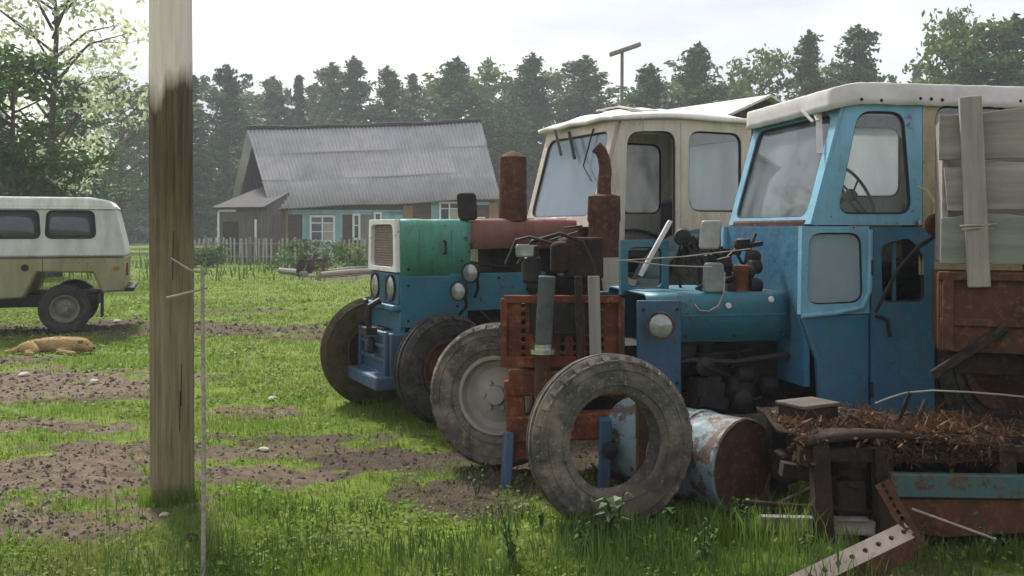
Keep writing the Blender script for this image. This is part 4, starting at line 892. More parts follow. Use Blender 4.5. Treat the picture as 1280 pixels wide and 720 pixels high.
# engine, axle, front wheels
mb = MB(); mb.box((.85, 0, .86), (1.5, .42, .55)); mb.box((.6, 0, 1.28), (.9, .34, .3)); mb.box((1.3, 0, .62), (1.6, .3, .24)); clutter(mb, rnd, .2, 1.5, .16, .34, .72, 1.36, 26)
mb.build('engine', M['iron'], T1, bevel=.01)
MB().beam((1.75, -.62, .50), (1.75, .62, .50), .12, .14).build('front_axle', M['rust_dark'], T1, bevel=.02)
wheel('front_wheel', T1, L1((at(556, 287, 8.0).x, 8.0, .44)), (-.18, 1, 0), .455, .21, .26, M['rubber'], M['rust'], 28, True)
wheel('front_wheel', T1, L1((at(470, 287, 8.95).x, 8.95, .47)), (-.12, -1, 0), .51, .22, .28, M['rubber_green'], M['rust'], 28, True)
# stacks
p = L1(at(641, 275, 8.75)); MB().lathe([(-.15, .07), (0, .07), (.02, .125), (.04, .128), (.56, .125), (.60, .118), (.64, .06), (.66, .0)], (p.x, p.y, 1.66), Z, 24).build('air_cleaner', M['rust'], T1)
p = L1(at(755, 275, 8.35)); q_ = MB().lathe([(-.3, .13), (.0, .135), (.02, .145), (.23, .14), (.25, .06)], (p.x, p.y, 1.66), Z, 24).build('silencer', M['rust'], T1)
dx = -L1(at(740, 180, 8.35)) + p
ux_ = V((dx.x, dx.y, 0)).normalized(); mb = MB(); c0 = V((p.x, p.y, 1.9)); mb.tube([c0, c0 + V((0, 0, .10)), c0 + V((0, 0, .22)) + ux_ * .012, c0 + V((0, 0, .31)) + ux_ * .0, c0 + V((0, 0, .38)) - ux_ * .025, c0 + V((0, 0, .42)) - ux_ * .07], [.062, .06, .056, .053, .052, .054], 14)
mb.build('bent_pipe', M['rust'], q_)
for px, py, d in ((573, 364, 8.15), (588, 341, 8.3)):
    p = L1(at(px, py, d)); lamp('work_lamp', T1, p, (.85, .5, 0), .085 if py > 350 else .09, M['black']); MB().tube([p + V((-.06, 0, -.02)), p + V((-.10, -.06, -.14)), (p.x - .1, .40, p.z - .22)], .014, 6).build('lamp_bracket', M['iron'], T1)
p = L1(at(585, 258, 8.45)); mr = MB().poly(rr([(-.085, -.12), (.085, -.12), (.10, .12), (-.07, .12)], .04), p, (.9, -.44, 0), Z, .05).build('mirror', M['iron'], T1, bevel=.012)
MB().tube([p + V((.0, .0, -.05)), p + V((0, -.02, -.17)), (p.x, p.y - .03, 1.66)], .010, 6).build('mirror_arm', M['iron'], mr)
mb = MB()
for x in (.3, .7, 1.2): mb.box((x, .10, 1.705), (.16, .12, .018))
mb.box((.06, .3, 1.74), (.1, .5, .07)); mb.build('bonnet_hinge', M['white'], T1, bevel=.006)

# ---- the nearer tractor: blue cab, rusty radiator guard
T2 = thing('tractor', 'blue cabbed tractor with a white canvas roof and a rusty perforated radiator guard', 'tractor', (2.077, 6.94, 0), math.pi + math.radians(10))
L2 = local(T2); rnd = random.Random(5); yn = .65
sp_ = [(.235, 1.63), (.01, 2.43), (-.10, 2.52), (-.535, 2.52), (-.535, 1.63)]
sw = rr([(.075, 1.70), (-.075, 2.38), (-.405, 2.38), (-.465, 1.70)], .10)
rp = [(-.54, 1.30), (-.54, 2.52), (-1.28, 2.52), (-1.28, 1.30)]; rw = rr([(-.63, 1.86), (-.63, 2.43), (-1.20, 2.43), (-1.20, 1.86)], .11)
for s in (1, -1):
    o = (0, s * yn, 0); frame('side_frame', sp_, sw, o, X, Z, .05, M['cabblue'], T2, M['glass_near'] if s > 0 else M['glass_far'], .016); frame('rear_side_frame', rp, rw, o, X, Z, .045, M['ochre'], T2, M['glass_near'] if s > 0 else M['glass_far'], .016)
fu = V((-.225, 0, .80)).normalized(); H_ = math.hypot(.225, .80)
frame('windscreen_frame', [(-yn - .02, 0), (yn + .02, 0), (yn + .02, H_), (-yn - .02, H_)], rr([(-.585, .05), (.585, .05), (.575, H_ - .07), (-.575, H_ - .07)], .09), (.235, 0, 1.63), (0, 1, 0), fu, .05, M['cabblue'], T2, M['glass_near'], .016)
frame('rear_panel', [(-.63, .9), (.63, .9), (.63, 2.5), (-.63, 2.5)], rr([(-.54, 1.7), (.54, 1.7), (.54, 2.4), (-.54, 2.4)], .1), (-1.28, 0, 0), (0, 1, 0), Z, .04, M['ochre'], T2, M['glass_near'])
# canvas roof with hanging edge
mb = MB(); ring_ = []
def roofz(x): return 2.555 if x < -.06 else 2.555 - (x + .06) * .22
def redge(u):
    """outline of the roof seen from above, u in 0..1"""
    pts = [(.11, -.69), (-.06, -.70), (-1.34, -.70), (-1.34, .70), (-.06, .70), (.11, .69)]; pts = rr(pts, .06, 4)
    Ls = [math.dist(pts[i], pts[(i + 1) % len(pts)]) for i in range(len(pts))]; d = u * sum(Ls); i = 0
    while d > Ls[i] and i < len(Ls) - 1: d -= Ls[i]; i += 1
    k = d / Ls[i]; a, b = pts[i], pts[(i + 1) % len(pts)]; return a[0] + (b[0] - a[0]) * k, a[1] + (b[1] - a[1]) * k
NR = 150; lv = [(0, .30, .006), (0, .7, .006), (0, .93, .005), (0, .985, .004), (0, .997, .0), (0, 1.0, -.008), (0, 1.003, -.05), (0, 1.002, -.09), (0, 1.004, -.135)]
vs = []
for zz, k, dz in lv:
    for i in range(NR):
        x, y = redge(i / NR); cx_ = -.58; w_ = .002 * math.sin(i * .9) + .002 * math.sin(i * 2.3)
        vs.append((cx_ + (x - cx_) * k, y * k + (w_ if dz < -.02 else 0) * (1 if y > 0 else -1), roofz(x) + dz + (w_ * .8 if dz < -.1 else .5 * w_ * k)))
m = len(lv); mb.add(vs, [(j * NR + i, j * NR + (i + 1) % NR, (j + 1) * NR + (i + 1) % NR, (j + 1) * NR + i) for j in range(m - 1) for i in range(NR)] + [tuple(range(NR))])
rf2 = mb.build('canvas_roof', M['canvas'], T2, solid=.012, angle=50)
mb = MB()
for x in (-.08, -.22, -.5, -.58, -.66, -.9, -1.24): mb.lathe([(0, .012), (.006, .010), (.008, 0)], (x, .708, 2.455 + .01 * math.sin(x * 9)), (0, 1, 0), 8)
mb.build('rivet', M['rust_dark'], rf2)
mb = MB(); mb.box((-.65, 0, 2.525), (1.2, 1.2, .03)); mb.build('roof_lining', M['white'], T2)  # lining made white to bounce light into the cab
# interior
steering(T2, (-.30, .25, 1.86), (-.55, .75, .5), .20, M['black']); mb = MB(); mb.box((.1, 0, 1.62), (.32, 1.2, .10)); mb.build('dashboard', M['rust'], T2, bevel=.02)
st = MB().box((-.75, 0, 1.30), (.45, .5, .14)).build('seat', M['black'], T2, bevel=.04); MB().box((-1.0, 0, 1.6), (.10, .5, .5)).build('backrest', M['black'], st, bevel=.04)
MB().box((-.5, 0, .30), (1.3, 1.24, .05)).build('cab_floor', M['rust_dark'], T2)
mb = MB(); mb.beam((.09, .40, 2.40), (.12, .50, 2.33), .02, .012); mb.beam((.09, .46, 2.40), (.155, .60, 2.10), .038, .012); mb.tube([(.13, .3, 2.42), (.11, .42, 2.33)], .012, 6); mb.build('wiper', M['canvas'], T2)
# lower body
o = (0, yn, 0)
for s in (1, -1):
    o = (0, s * yn, 0)
    frame('front_quarter', [(.33, 1.05), (.32, 1.622), (-.155, 1.622), (-.155, 1.05)], rr([(.285, 1.11), (.27, 1.58), (-.10, 1.58), (-.115, 1.12)], .09), o, X, Z, .05, M['cabblue'], T2, M['glass_pale'], .012)
    MB().poly([(.19, .30), (.215, .75), (.33, 1.045), (-.155, 1.045), (-.155, .30)], o, X, Z, .05).build('lower_panel', M['doorblue'], T2, bevel=.012)
    dr = frame('door', [(-.165, .30), (-.165, 1.615), (-.62, 1.615), (-.62, .30)], rr([(-.245, 1.12), (-.235, 1.50), (-.44, 1.55), (-.55, 1.42), (-.55, 1.12)], .05), (0, s * (yn + .008), 0), X, Z, .045, M['doorblue'], T2, None, .012)
    MB().tube([(-.20, s * (yn + .035), 1.03), (-.20, s * (yn + .075), 1.03), (-.25, s * (yn + .08), 1.01), (-.27, s * (yn + .08), .90)], .013, 6).build('handle', M['black'], dr)
    MB().beam((-.345, s * yn, 1.12), (-.345, s * yn, 1.53), .02, .02).build('window_bar', M['teal'], dr)
    for z in (.55, 1.35): MB().tube([(-.160, s * (yn + .04), z - .05), (-.160, s * (yn + .04), z + .05)], .012, 8).build('hinge', M['iron'], dr)
    pr2 = [(.22, .25), (-.15, .20), (-.45, .225), (-.85, .27), (-.85, .30), (.22, .30)]
    MB().poly(pr2, (0, s * (yn + .02), 0), X, Z, .10).build('step_sill', M['teal'], T2, bevel=.012)
    pb = MB(); pb.tube([(.325, s * (yn + .03), 1.04), (.1, s * (yn + .034), 1.055), (-.10, s * (yn + .034), 1.09), (-.15, s * (yn + .034), 1.2), (-.155, s * (yn + .034), 1.60)], .016, 8); pb.build('pressed_rib', M['cabblue'], T2)
MB().box((.27, 0, 1.10), (.04, 1.28, 1.05)).build('firewall', M['doorblue'], T2)
MB().lathe([(0, .022), (.006, .02), (.008, .006)], (-.50, yn + .026, 1.645), (0, 1, 0), 12).build('badge_bolt', M['chrome'], T2)
p = L2(at(1173, 281, 6.05)); MB().lathe([(-.06, .03), (-.04, .07), (0, .078), (.012, .07), (.02, .0)], p, (0, 1, 0), 24).build('tail_lamp', M['rust'], T2); MB().tube([p + V((0, -.04, .05)), p + V((.0, -.02, .13)), p + V((.01, -.1, .22)), p + V((.0, -.22, .25))], .008, 6).build('lamp_cable', M['ochre'], T2)
MB().tube([p + V((.02, 0, -.07)), p + V((.14, .0, -.14)), p + V((.28, -.0, -.28)), p + V((.36, -.03, -.45)), p + V((.40, -.06, -.55))], .013, 7).build('hose', M['black'], T2)
# bonnet and engine bay
shell(.31, 1.30, .46, .86, 1.175, .06).build('bonnet', M['teal'], T2, solid=.014, angle=50)
MB().box((1.22, .475, .83), (.30, .03, .62)).build('nose_side', M['deepblue'], T2, bevel=.01); MB().box((1.22, -.475, .83), (.30, .03, .62)).build('nose_side', M['deepblue'], T2, bevel=.01)
mb = MB(); mb.box((.8, 0, .62), (1.2, .5, .4)); mb.box((.8, 0, .42), (1.9, .36, .2)); clutter(mb, rnd, .35, 1.05, .22, .42, .38, .84, 24, .13); mb.tube([(.3, .44, .76), (.7, .46, .72), (1.0, .45, .74), (1.15, .40, .70)], .022, 8); mb.build('engine', M['iron'], T2, bevel=.008)
mb = MB()
for x in (.62, .88): mb.lathe([(0, 0), (0, .085), (.03, .10), (.22, .10), (.25, .08), (.25, 0)], (x, .36, .37), Z, 18)
mb.build('filter_housing', M['rust_dark'], T2)
p = L2(at(826, 407, 6.1)); lamp('headlight', T2, p, (.55, .9, .0), .088, M['rust'], .11)
for i, (px, py) in enumerate(((962, 374), (905, 381), (792, 389))):
    p = L2(at(px, py, 6.42)); p.y = .475; MB().lathe([(0, .022), (.008, .018), (.01, 0)], p, (0, 1, .2), 10).build('side_marker', M['canvas'], T2)
for x, z in ((.36, .90), (.7, .90), (1.04, .90), (1.10, .60), (1.33, .60), (1.10, 1.08), (1.33, 1.08)): MB().lathe([(0, .012), (.008, .011), (.010, 0)], (x, .478 if z == .90 else .492, z), (0, 1, 0), 6).build('bolt', M['rust_dark'], T2)
MB().beam((.33, .468, 1.035), (1.28, .468, 1.035), .008, .012, up=(0, 1, 0)).build('pressed_seam', M['teal'], T2)
# things standing on the bonnet
p = L2(at(884, 335, 6.55)); mb = MB(); mb.tube([(p.x + .03, p.y, 1.16), (p.x, p.y, 1.4), (p.x - .04, p.y, 1.52)], .010, 6); mb.build('mirror_arm', M['iron'], T2)
p = L2(at(886, 293, 6.5)); MB().poly(rr([(-.07, -.10), (.07, -.10), (.09, .095), (-.05, .095)], .03), p, (-.9, .35, 0), Z, .04).build('mirror', m_plain('pale_mirror_back', (.36, .35, .36), None, .4), T2, bevel=.012)
p = L2(at(892, 347, 6.4)); MB().poly(rr([(-.075, -.10), (.075, -.10), (.065, .10), (-.065, .10)], .03), p, (-.95, .2, 0), Z, .05).build('mirror', m_plain('grey_mirror_back', (.22, .24, .24), None, .5), T2, bevel=.012)
p = L2(at(853, 296, 6.6)); MB().lathe([(-.04, .01), (-.035, .05), (.0, .062), (.035, .05), (.045, 0)], p, (.3, 1, 0), 18).build('round_mirror', M['black'], T2); MB().tube([p, p + V((-.05, -.05, -.2)), (p.x - .1, .3, 1.17)], .009, 6).build('mirror_arm', M['iron'], T2)
p = L2(at(926, 350, 6.5)); MB().lathe([(-.10, .05), (.05, .05), (.055, .052), (.10, .052), (.105, 0)], p, Z, 18).build('fluid_can', M['rust_orange'], T2)
mb = MB(); clutter(mb, random.Random(8), .34, .80, -.3, .35, 1.18, 1.50, 22, .10)
for k in range(9): x = rnd.uniform(.36, .9); y = rnd.uniform(-.2, .35); mb.tube([(x, y, 1.16), (x + rnd.uniform(-.06, .06), y, 1.35), (x + rnd.uniform(-.12, .12), y, rnd.uniform(1.42, 1.62))], .011, 6)
mb.build('control_linkage', M['iron'], T2, bevel=.004)
p0, p1 = L2(at(775, 300, 6.75)), L2(at(838, 368, 6.75)); xa, xb, zb, zt_ = p0.x, p1.x, p1.z, p0.z
frame('screen_frame', [(xa, zb), (xa, zt_), (xb, zt_), (xb, zb)], rr([(xa - .05, zb + .05), (xa - .05, zt_ - .05), (xb + .05, zt_ - .05), (xb + .05, zb + .05)], .05), (0, p0.y, 0), X, Z, .06, M['teal'], T2, None, .010)
a_, b_ = L2(at(800, 345, 6.6)), L2(at(838, 276, 6.6)); MB().beam(a_, b_, .05, .03).build('strut', M['canvas'], T2, bevel=.005)
mb = MB()
for a, b in (((770, 326), (938, 311)), ((775, 325), (890, 334))):
    A, B = L2(at(*a, 6.35)), L2(at(*b, 6.35)); mb.tube([A, (A + B) / 2 - V((0, 0, .012)), B], .0045, 5)
A = [L2(at(x, y, 6.3)) for x, y in ((868, 380), (874, 388), (886, 389), (898, 382), (905, 366), (906, 340))]; mb.tube(A, .005, 6); mb.build('loose_wire', M['board_pale'], T2)
# guard, hose, axle at the nose
ga, gb = L2(at(630, 287, 6.3)), L2(at(776, 287, 6.3)); gu = (gb - ga); gu.z = 0; GW = gu.length; gu.normalize(); go_ = V((ga.x, ga.y, 0))
mb = MB(); nc, nr_ = 9, 7; cw = GW / nc; z0, z1 = .74, 1.13; ch = (z1 - z0) / nr_
for i in range(nc):
    for j in range(nr_):
        c = (cw * (i + .5), z0 + ch * (j + .5)); R_ = [(c[0] - cw / 2, c[1] - ch / 2), (c[0] + cw / 2, c[1] - ch / 2), (c[0] + cw / 2, c[1] + ch / 2), (c[0] - cw / 2, c[1] + ch / 2)]
        if i in (0, nc - 1): mb.poly(R_, go_, gu, Z, .02); continue
        mb.holed(R_, [(c[0] + cw * .2 * math.cos(a), c[1] + ch * .36 * math.sin(a)) for a in [k * math.pi / 6 for k in range(12)]], go_, gu, Z, .02, 12)
grd = mb.build('radiator_guard', M['rust_orange'], T2, smooth=False)
gn = gu.cross(V(Z)); gn = gn if gn.y > 0 else -gn
mb = MB()
for zc, h_ in ((.735, .07), (1.145, .05)): mb.beam(go_ + gn * .02 + V((0, 0, zc)), go_ + gu * GW + gn * .02 + V((0, 0, zc)), .05, h_)
for u_ in (0, .335, .66, 1): mb.beam(go_ + gu * GW * u_ + gn * .02 + V((0, 0, .70)), go_ + gu * GW * u_ + gn * .02 + V((0, 0, 1.15)), .045, .035, up=gn)
mb.build('guard_rib', M['rust_orange'], grd, bevel=.006)
mb = MB(); mb.beam(go_ + gu * GW * .5 - gn * .2 + V((0, 0, .92)), go_ + gu * (GW * .5 + .001) - gn * .2 + V((0, 0, 1.12)), .5, .5); mb.box(go_ + gu * GW * .5 - gn * .25 + V((0, 0, .9)), (.62, .3, .42)); mb.build('radiator', M['iron'], T2)
lb = MB(); lb.beam(go_ + gn * .01 + V((0, 0, .60)) + gu * .03, go_ + gu * GW + gn * .01 + V((0, 0, .60)), .14, .16); lb.beam(go_ + gn * .0 + gu * .06 + V((0, 0, .62)), go_ + gu * .10 + V((0, 0, .10)), .13, .13, up=gn); lb.beam(go_ + gu * .28 + gn * .02 + V((0, 0, .56)), go_ + gu * .26 + gn * .02 + V((0, 0, .12)), .15, .08, up=gn); lb.beam(go_ + gu * .02 + gn * .03 + V((0, 0, .30)), go_ + gu * .95 + gn * .10 + V((0, 0, .36)), .14, .17)
lb.beam(go_ + gu * .8 + gn * .03 + V((0, 0, .40)), go_ + gu * .8 + gn * .03 + V((0, 0, -.02)), .12, .08, up=gn)
lb.build('front_axle_beam', M['rust_orange'], T2, bevel=.012)
p = L2(at(684, 345, 6.1)); q0 = L2(at(679, 432, 6.1)); mb = MB(); npt = 44; mb.tube([p.lerp(q0, i / npt) for i in range(npt + 1)], [(.058 if i % 2 else .050) for i in range(npt + 1)], 16); mb.build('ribbed_air_hose', m_plain('dusty_grey_hose', (.10, .105, .11), (.05, .055, .06), .7), T2, angle=80)
MB().lathe([(0, .0), (0, .085), (.03, .085), (.035, .06), (.06, .06)], q0 - V((0, 0, .05)), Z, 18).build('hose_flange', M['chrome'], T2)
MB().tube([q0 - V((0, 0, .04)), q0 - V((0, .02, .3)), q0 - V((0, .05, .62))], [.05, .055, .05], 12).build('drop_pipe', M['rust'], T2)
for px, pale in ((742, 1), (723, 0)):
    a, b = L2(at(px, 345, 6.15)), L2(at(px + 3, 470, 6.15)); MB().beam(a, b, .075 if pale else .05, .03, up=gn).build('upright_bar', M['greyw'] if pale else M['rust_dark'], T2, bevel=.005)
mb = MB(); mb.tube([L2(at(x, y, 6.3)) for x, y in ((648, 330), (665, 302), (700, 292), (728, 302), (742, 330), (745, 350))], .014, 8); mb.tube([L2(at(x, y, 6.35)) for x, y in ((688, 300), (722, 290), (728, 282), (705, 285))], .006, 6); mb.tube([L2(at(x, y, 6.25)) for x, y in ((632, 330), (645, 300), (662, 296), (690, 304))], .010, 6); mb.build('hose', M['iron'], T2)
p = L2(at(664, 330, 6.4)); MB().lathe([(-.13, .05), (-.11, .065), (.04, .065), (.05, .05), (.12, .05), (.13, .0)], p, Z, 18).build('fuel_filter', M['iron'], T2)
p = L2(at(725, 322, 6.6)); mb = MB(); mb.box(p, (.26, .3, .28)); mb.lathe([(0, .0), (0, .07), (.2, .07), (.22, 0)], p + V((.16, .1, -.1)), (0, 0, 1), 14); mb.build('engine_top', M['rust_dark'], T2, bevel=.02)
p = L2(at(656, 314, 6.3)); MB().poly(rr([(-.06, -.04), (.06, -.04), (.06, .045), (-.06, .045)], .02), p, X, Z, .05).build('small_mirror', M['lens'], T2, bevel=.012)
MB().beam(L2((.0, 6.95, .48)), L2((.75, 6.35, .42)), .12, .12).build('front_axle', M['rust_dark'], T2, bevel=.01)
wheel('front_wheel', T2, L2((at(624, 287, 6.58).x, 6.58, .47)), L2(V(T2.location) + V((-.32, -.95, .06))), .49, .20, .27, M['rubber_tan'], m_plain('grey_dusty_rim', (.30, .28, .25), (.20, .18, .16), .8, 5), 30, True)
MB().beam(L2(at(636, 540, 6.2)), L2(at(632, 620, 6.1)), .1, .06).build('support_leg', M['deepblue'], T2, bevel=.01)
for s in (1, -1): wheel('rear_wheel', T2, (-1.3, s * .44, .70), (0, s, 0), .72, .28, .38, M['rubber'], M['rust'], 20)
MB().box((-.6, 0, .6), (1.9, .4, .35)).build('transmission', M['iron'], T2, bevel=.02)
# ------------------------------------------------------------------ loose wheel, barrel, trailer and scrap
ty = thing('loose_tyre', 'bare muddy tyre standing upright in the weeds before the rusty radiator guard', 'tyre', (.545, 5.30, 0))
o = tyre_mesh(.475, .20, .268, 32, True, n=80).build('casing', M['rubber_tan'], ty); o.location = (0, 0, .435); o.rotation_euler = V((.30, -.95, .09)).to_track_quat('Y', 'Z').to_euler()
wd_ = thing('wooden_beam', 'tan wooden beam standing on end behind the bare tyre', 'beam', (at(829, 287, 5.75).x, 5.75, 0)); MB().beam((0, 0, -.02), (.01, .03, .52), .14, .10).build('timber', M['board_pale'], wd_, bevel=.01)
ip = thing('iron_post', 'rusty iron post standing behind the right side of the bare tyre', 'post', (at(803, 287, 5.72).x, 5.72, 0)); MB().beam((0, 0, -.02), (.0, .02, .60), .085, .07).build('bar', M['rust'], ip, bevel=.008)
bs = thing('blue_strut', 'short blue steel strut seen through the hole of the bare tyre', 'strut', (at(755, 287, 5.9).x, 5.9, 0)); MB().beam((0, 0, -.02), (.01, .0, .44), .10, .07).build('bar', M['deepblue'], bs, bevel=.008); MB().lathe([(0, .05), (.05, .05), (.06, 0)], (.03, -.04, .26), (0, -1, 0), 14).build('boss', M['iron'], bs)
# barrel
ba = thing('barrel', 'light blue steel barrel with a rusty round end lying in the weeds', 'barrel', (1.32, 5.45, 0)); ax = V((-.62, .78, 0)).normalized()
pr_ = [(0.0, .262), (.01, .272), (.03, .272), (.04, .266), (.29, .266), (.30, .276), (.33, .276), (.34, .266), (.58, .266), (.59, .276), (.62, .276), (.63, .266), (.86, .266), (.87, .272), (.90, .272)]
MB().lathe(pr_, (0, 0, .255), ax, 48).build('drum_shell', m_paint('pale_blue_drum_paint', (.11, .18, .215), (.17, .235, .25), .95, .6, 5), ba)
en = MB().lathe([(.0, .266), (.02, .262), (.022, .18), (.02, .178), (.02, .0)], (0, 0, .255), ax, 48).build('drum_end', M['rust'], ba); MB().lathe([(0, .03), (-.02, .03), (-.025, 0)], V((0, 0, .255)) + V((.14, .11, .10)), ax, 12).build('bung', M['rust_dark'], en)
MB().lathe([(.89, .27), (.885, 0)], (0, 0, .255), ax, 48).build('drum_end', M['rust'], ba)
bx = thing('wooden_box', 'small weathered wooden box on the deck of the rusty sledge, below the blue cab', 'box', at(1010, 531, 5.35) - V((0, 0, 0)), .5); mb = MB()
mb.box((0, 0, .055), (.26, .2, .11)); mb.build('box_body', M['rust_dark'], bx, bevel=.008); MB().box((0, 0, .121), (.28, .22, .02)).build('box_lid', m_wood('dark_box_boards', (.14, .12, .105), (.08, .07, .06), .95), bx, bevel=.005)

# trailer with plank sides
tr = thing('trailer', 'trailer with tall grey plank sides on a rusty steel bed at the right edge', 'trailer', (2.44, 5.45, 0), -.36); TW, TD = 2.3, .62
za = [(1.985, 2.27), (1.70, 1.975), (1.40, 1.69)]; rnd = random.Random(2)
M['plankgreen'] = m_wood('greenish_grey_plank', (.27, .28, .255), (.19, .195, .175), .95, 'x', 2)
for i, (lo_, hi) in enumerate(za):
    mb = MB(); N_ = 40; e0 = [-.015, .01, -.005][i]
    top = [(e0 + (TW - e0) * k / N_, hi - .006 - (.012 * math.sin(k * .7 + i) + .010 * rnd.random())) for k in range(N_ + 1)]; bot = [(e0 + .02 * (i == 1) + (TW - e0) * k / N_, lo_ + .004 + .008 * rnd.random()) for k in range(N_ + 1)][::-1]
    mb.poly(top + bot, (0, 0, 0), X, Z, .035); mb.build('side_board', M['plankgreen'] if i == 2 else M['plank'], tr, bevel=.004, angle=50)
for x, tp, wd2 in ((.145, 2.34, .115), (1.35, 2.32, .11)):
    mb = MB(); mb.beam((x - .005, -.055, tp), (x + .04, -.06, 1.28), wd2, .075, up=(0, 1, 0)); pst = mb.build('stake', M['plankz'], tr, bevel=.008)
    wr = MB(); wr.tube([(x - .06, -.10, 1.62), (x + .03, -.108, 1.625), (x + .13, -.05, 1.63)], .006, 6); wr.tube([(x - .05, -.10, 1.60), (x + .03, -.108, 1.61), (x + .11, -.05, 1.605)], .005, 6); wr.build('wire_tie', M['board_pale'], pst)
for x in (.0, TW): mb = MB(); mb.box((x + (.02 if x == 0 else -.02), TD / 2, 1.83), (.035, TD - .05, .84)); mb.build('end_board', M['plank'], tr, bevel=.005)
MB().box((TW / 2, TD, 1.83), (TW, .035, .86)).build('side_board', M['plank'], tr)
mb = MB(); mb.box((TW / 2, .0, 1.13), (TW + .02, .05, .44)); mb.box((TW / 2, -.035, 1.34), (TW + .04, .05, .05)); mb.box((TW / 2, -.03, 1.08), (TW + .02, .03, .045))
for x in (.03, .75, 1.5, 2.2): mb.box((x, -.04, 1.13), (.06, .04, .42))
mb.box((.0, TD / 2, 1.13), (.04, TD, .44)); mb.box((TW / 2, TD, 1.13), (TW, .04, .44)); mb.build('steel_bed', M['rust'], tr, bevel=.008)
MB().box((TW / 2, TD / 2, .93), (TW, TD, .05)).build('floor', M['rust_dark'], tr)
mb = MB(); mb.beam((.1, .1, .84), (TW, .1, .84), .08, .12); mb.beam((.1, .5, .84), (TW, .5, .84), .08, .12); mb.beam((.7, .05, .70), (.7, .55, .70), .10, .14); mb.lathe([(0, 0), (0, .10), (.6, .10), (.6, 0)], (.42, .0, .80), (1, 0, -.1), 18); mb.box((1.1, .0, .66), (.5, .2, .12), Matrix.Rotation(.15, 3, 'Y')); mb.build('chassis', M['rust_dark'], tr, bevel=.008)
MB().beam((-.05, -.06, .78), (.27, -.04, 1.02), .05, .05).build('brace', M['rust_dark'], tr, bevel=.006); MB().tube([(.27, -.04, 1.01), (.31, -.04, 1.06)], .03, 8).build('brace_end', M['iron'], tr)
for y in (.1, .52): wheel('wheel', tr, (1.5, y, .40), (0, -1 if y < .3 else 1, 0), .41, .18, .22, M['rubber'], M['rust'], 24)
# cable over the sheet and the trailer
cb = thing('cable', 'pale cable drooping past the lower edge of the cab door towards the right edge', 'cable', at(1165, 489, 5.3))
C0 = V(cb.location); MB().tube([at(x, y, 5.3) - C0 for x, y in ((1094, 504), (1112, 497), (1132, 491), (1165, 488), (1210, 490), (1250, 493), (1300, 498))], .0055, 6).build('line', M['board_pale'], cb)

# rusty sledge covered with dead leaves
sl_ = thing('sledge', 'low rusty steel sledge with a teal side rail, matted with dead brown growth', 'sledge', (1.58, 4.95, 0)); SW, SDp = 1.6, .9
mb = MB(); mb.grid(lambda a, b: V((-.10 + (SW + .1) * a, -.05 + SDp * b, .50 + .03 * math.sin(a * 7) + .02 * math.sin(b * 9 + a * 5))), 20, 12); mb.build('deck', M['rust_dark'], sl_, solid=.03)
mb = MB(); mb.beam((.33, -.09, .31), (SW, -.09, .29), .05, .12); mb.build('side_rail', m_paint('worn_teal_rail', (.04, .10, .105), (.03, .07, .075), .9, .6, 8), sl_, bevel=.008)
mb = MB(); mb.poly([(.34, .235), (SW, .225), (SW, .09), (.62, .04), (.46, .06)], (0, -.075, 0), X, Z, .02); mb.build('side_plate', M['rust'], sl_, bevel=.004)
mb = MB()
for x in (.0, .32, .95, 1.4): mb.beam((x, .0, .5), (x + .03, .0, -.02), .09, .09); mb.beam((x, SDp - .1, .5), (x + .02, SDp - .1, -.02), .09, .09)
mb.beam((-.1, .02, .44), (SW, .02, .44), .07, .08); mb.build('support_post', M['rust_dark'], sl_, bevel=.008)
mb = MB(); clutter(mb, random.Random(3), -.05, 1.5, .06, .6, .06, .42, 60, .18); mb.build('scrap_iron', M['rust_dark'], sl_, bevel=.006)
M['deadleaf'] = m_leaf('dead_red_brown_growth', (.032, .019, .012), (.15, .082, .042), .25)
r = np.random.default_rng(14); n = 15000; lx = r.uniform(-.14, SW, n); ly = np.abs(r.normal(0, .3, n)) - .09; keep = r.random(n) < np.clip(fbm(lx * 4, ly * 4 + 7, 3) * 4 - 1.1, .06, 1); lx, ly = lx[keep], ly[keep]; n = len(lx)
lz = .515 + .07 * fbm(lx * 5, ly * 5) - np.where(ly < -.02, .14 * r.random(n) ** 2, 0); c = np.stack([lx + 1.58, ly + 4.95, lz], -1); d_ = r.normal(0, 1, (n, 3)); d_[:, 2] = np.where(ly < -.02, -np.abs(d_[:, 2]), np.abs(d_[:, 2]) * .7); d_ /= np.linalg.norm(d_, axis=1)[:, None]
e_ = np.cross(d_, r.normal(0, 1, (n, 3))); e_ /= np.linalg.norm(e_, axis=1)[:, None]; ln = (.012 + .05 * r.random(n) ** 2 + np.where(r.random(n) < .03, .10, 0))[:, None]; wd3 = np.where(r.random(n) < .2, .010, .003)[:, None]
tag(np_mesh('dead_growth', np.stack([c, c + d_ * ln * .5 + e_ * wd3, c + d_ * ln, c + d_ * ln * .5 - e_ * wd3], 1).reshape(-1, 3), np.arange(4 * n).reshape(n, 4), M['deadleaf'], None, r.random(n)), 'matted red brown dead growth and leaves on the deck of the rusty sledge', 'dead plants', kind='stuff')
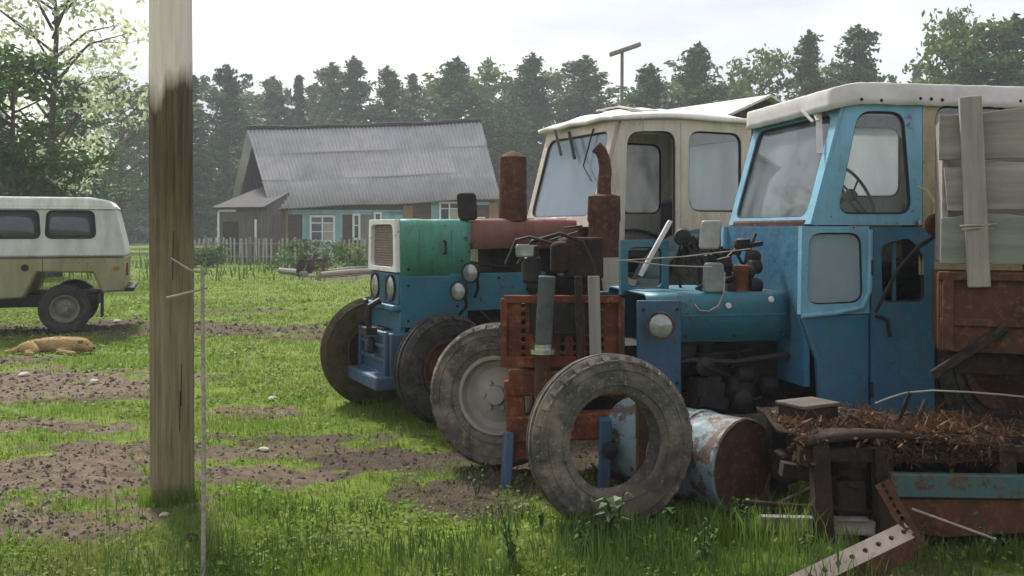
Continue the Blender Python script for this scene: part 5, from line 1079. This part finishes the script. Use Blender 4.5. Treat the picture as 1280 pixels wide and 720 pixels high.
# perforated beam, angle iron, rod, board
def perforated(name, label, cat, A, B, w_, up, mat, n, flange=True):
    c = (A + B) / 2; o = thing(name, label, cat, c); d = (B - A); Ln = d.length; d.normalize(); u = V(up); w2 = (u - d * u.dot(d)).normalized(); mb = MB()
    for i in range(n):
        x0, x1 = -Ln / 2 + Ln * i / n, -Ln / 2 + Ln * (i + 1) / n; cc = ((x0 + x1) / 2, 0); rr_ = w_ * .14
        mb.holed([(x0, -w_ / 2), (x1, -w_ / 2), (x1, w_ / 2), (x0, w_ / 2)], [(cc[0] + rr_ * 1.4 * math.cos(a), rr_ * math.sin(a)) for a in [k * math.pi / 6 for k in range(12)]], (0, 0, 0), d, w2, .012, 12)
    mb.build('perforated_face', mat, o, smooth=False); N = d.cross(w2)
    if flange: MB().beam(d * (-Ln / 2) - w2 * (w_ / 2 - .006) - V((0, 0, .05)), d * (Ln / 2) - w2 * (w_ / 2 - .006) - V((0, 0, .05)), .012, .09).build('flange', M['rust'], o)
    return o
A = at(985, 735, 4.15); B = at(1137, 662, 4.55); perforated('perforated_beam', 'pale perforated steel beam slanting out of the grass at the lower right', 'steel beam', A, B, .085, (.25, .8, .6), m_plain('pale_bare_steel', (.36, .30, .27), (.24, .18, .15), .6, 14), 9)
A = at(1102, 603, 4.62); B = at(1150, 686, 4.5); perforated('angle_iron', 'rusty angle iron with a row of holes leaning on the front of the sledge', 'angle iron', A, B, .07, (.8, -.3, .4), M['rust'], 10, False)
rdp = thing('iron_rod', 'thin pale iron rod leaning across the front plate of the sledge', 'rod', at(1190, 654, 4.72)); C0 = V(rdp.location); MB().tube([at(1140, 636, 4.80) - C0, at(1245, 674, 4.6) - C0], .006, 7).build('rod_shaft', M['board_pale'], rdp)
bd = thing('weathered_board', 'split grey board lying on its edge in the grass between barrel and sledge', 'board', at(1022, 656, 5.0)); MB().beam((-.30, .02, .0), (.29, -.02, -.01), .045, .075).build('plank', M['board_pale'], bd, bevel=.006); MB().beam((-.30, .0, .042), (.25, -.03, .038), .05, .012).build('splinter', M['greyw'], bd)
# stones and dung on the ground
M['stone'] = m_plain('pale_field_stone', (.42, .40, .36), (.30, .28, .25), .9, 9)
def stone(px, py, s, label, mat='stone'):
    g = gp(px, py); rnd = random.Random(px); mb = MB(); mb.grid(lambda a, b: V((math.cos(a * 6.2832) * math.sin(b * math.pi) * (1 + .2 * math.sin(a * 13 + b * 5)), .8 * math.sin(a * 6.2832) * math.sin(b * math.pi), .45 * math.cos(b * math.pi) * (1 + .1 * math.sin(a * 9)))) * s, 14, 8)
    o = mb.build('stone', M[mat], None); o.location = (g.x, g.y, .01 + float(height(np.array([g.x]), np.array([g.y]))[0])); o.rotation_euler.z = rnd.random() * 3; tag(o, label, 'stone', 'stones on the yard')
stone(341, 499, .055, 'pale flat stone on the grass right of the utility pole')
stone(147, 402, .09, 'pale stone by the rear bumper of the van'); stone(118, 474, .06, 'stone on the bare earth behind the dog'); stone(30, 470, .07, 'stone at the left edge on the bare earth')
stone(238, 674, .05, 'dark clod of earth at the foot of the slim stake', 'rust_dark'); stone(205, 640, .03, 'small stone just below the utility pole'); stone(330, 560, .04, 'small stone in the muddy rut left of the tyres')

# ------------------------------------------------------------------ haze
mb = MB(); mb.box((0, 39, 16), (284, 202, 34.6)); hz = mb.build('haze', bpy.data.materials.new('haze_air'), None, smooth=False)
m = hz.data.materials[0]; m.use_nodes = True; m.node_tree.nodes.clear(); out = m.node_tree.nodes.new('ShaderNodeOutputMaterial'); pv = m.node_tree.nodes.new('ShaderNodeVolumePrincipled')
pv.inputs['Color'].default_value = (.86, .91, .98, 1); pv.inputs['Density'].default_value = .0013; pv.inputs['Anisotropy'].default_value = .2
m.node_tree.links.new(pv.outputs[0], out.inputs['Volume']); tag(hz, 'thin damp haze over the village', 'haze', kind='stuff')
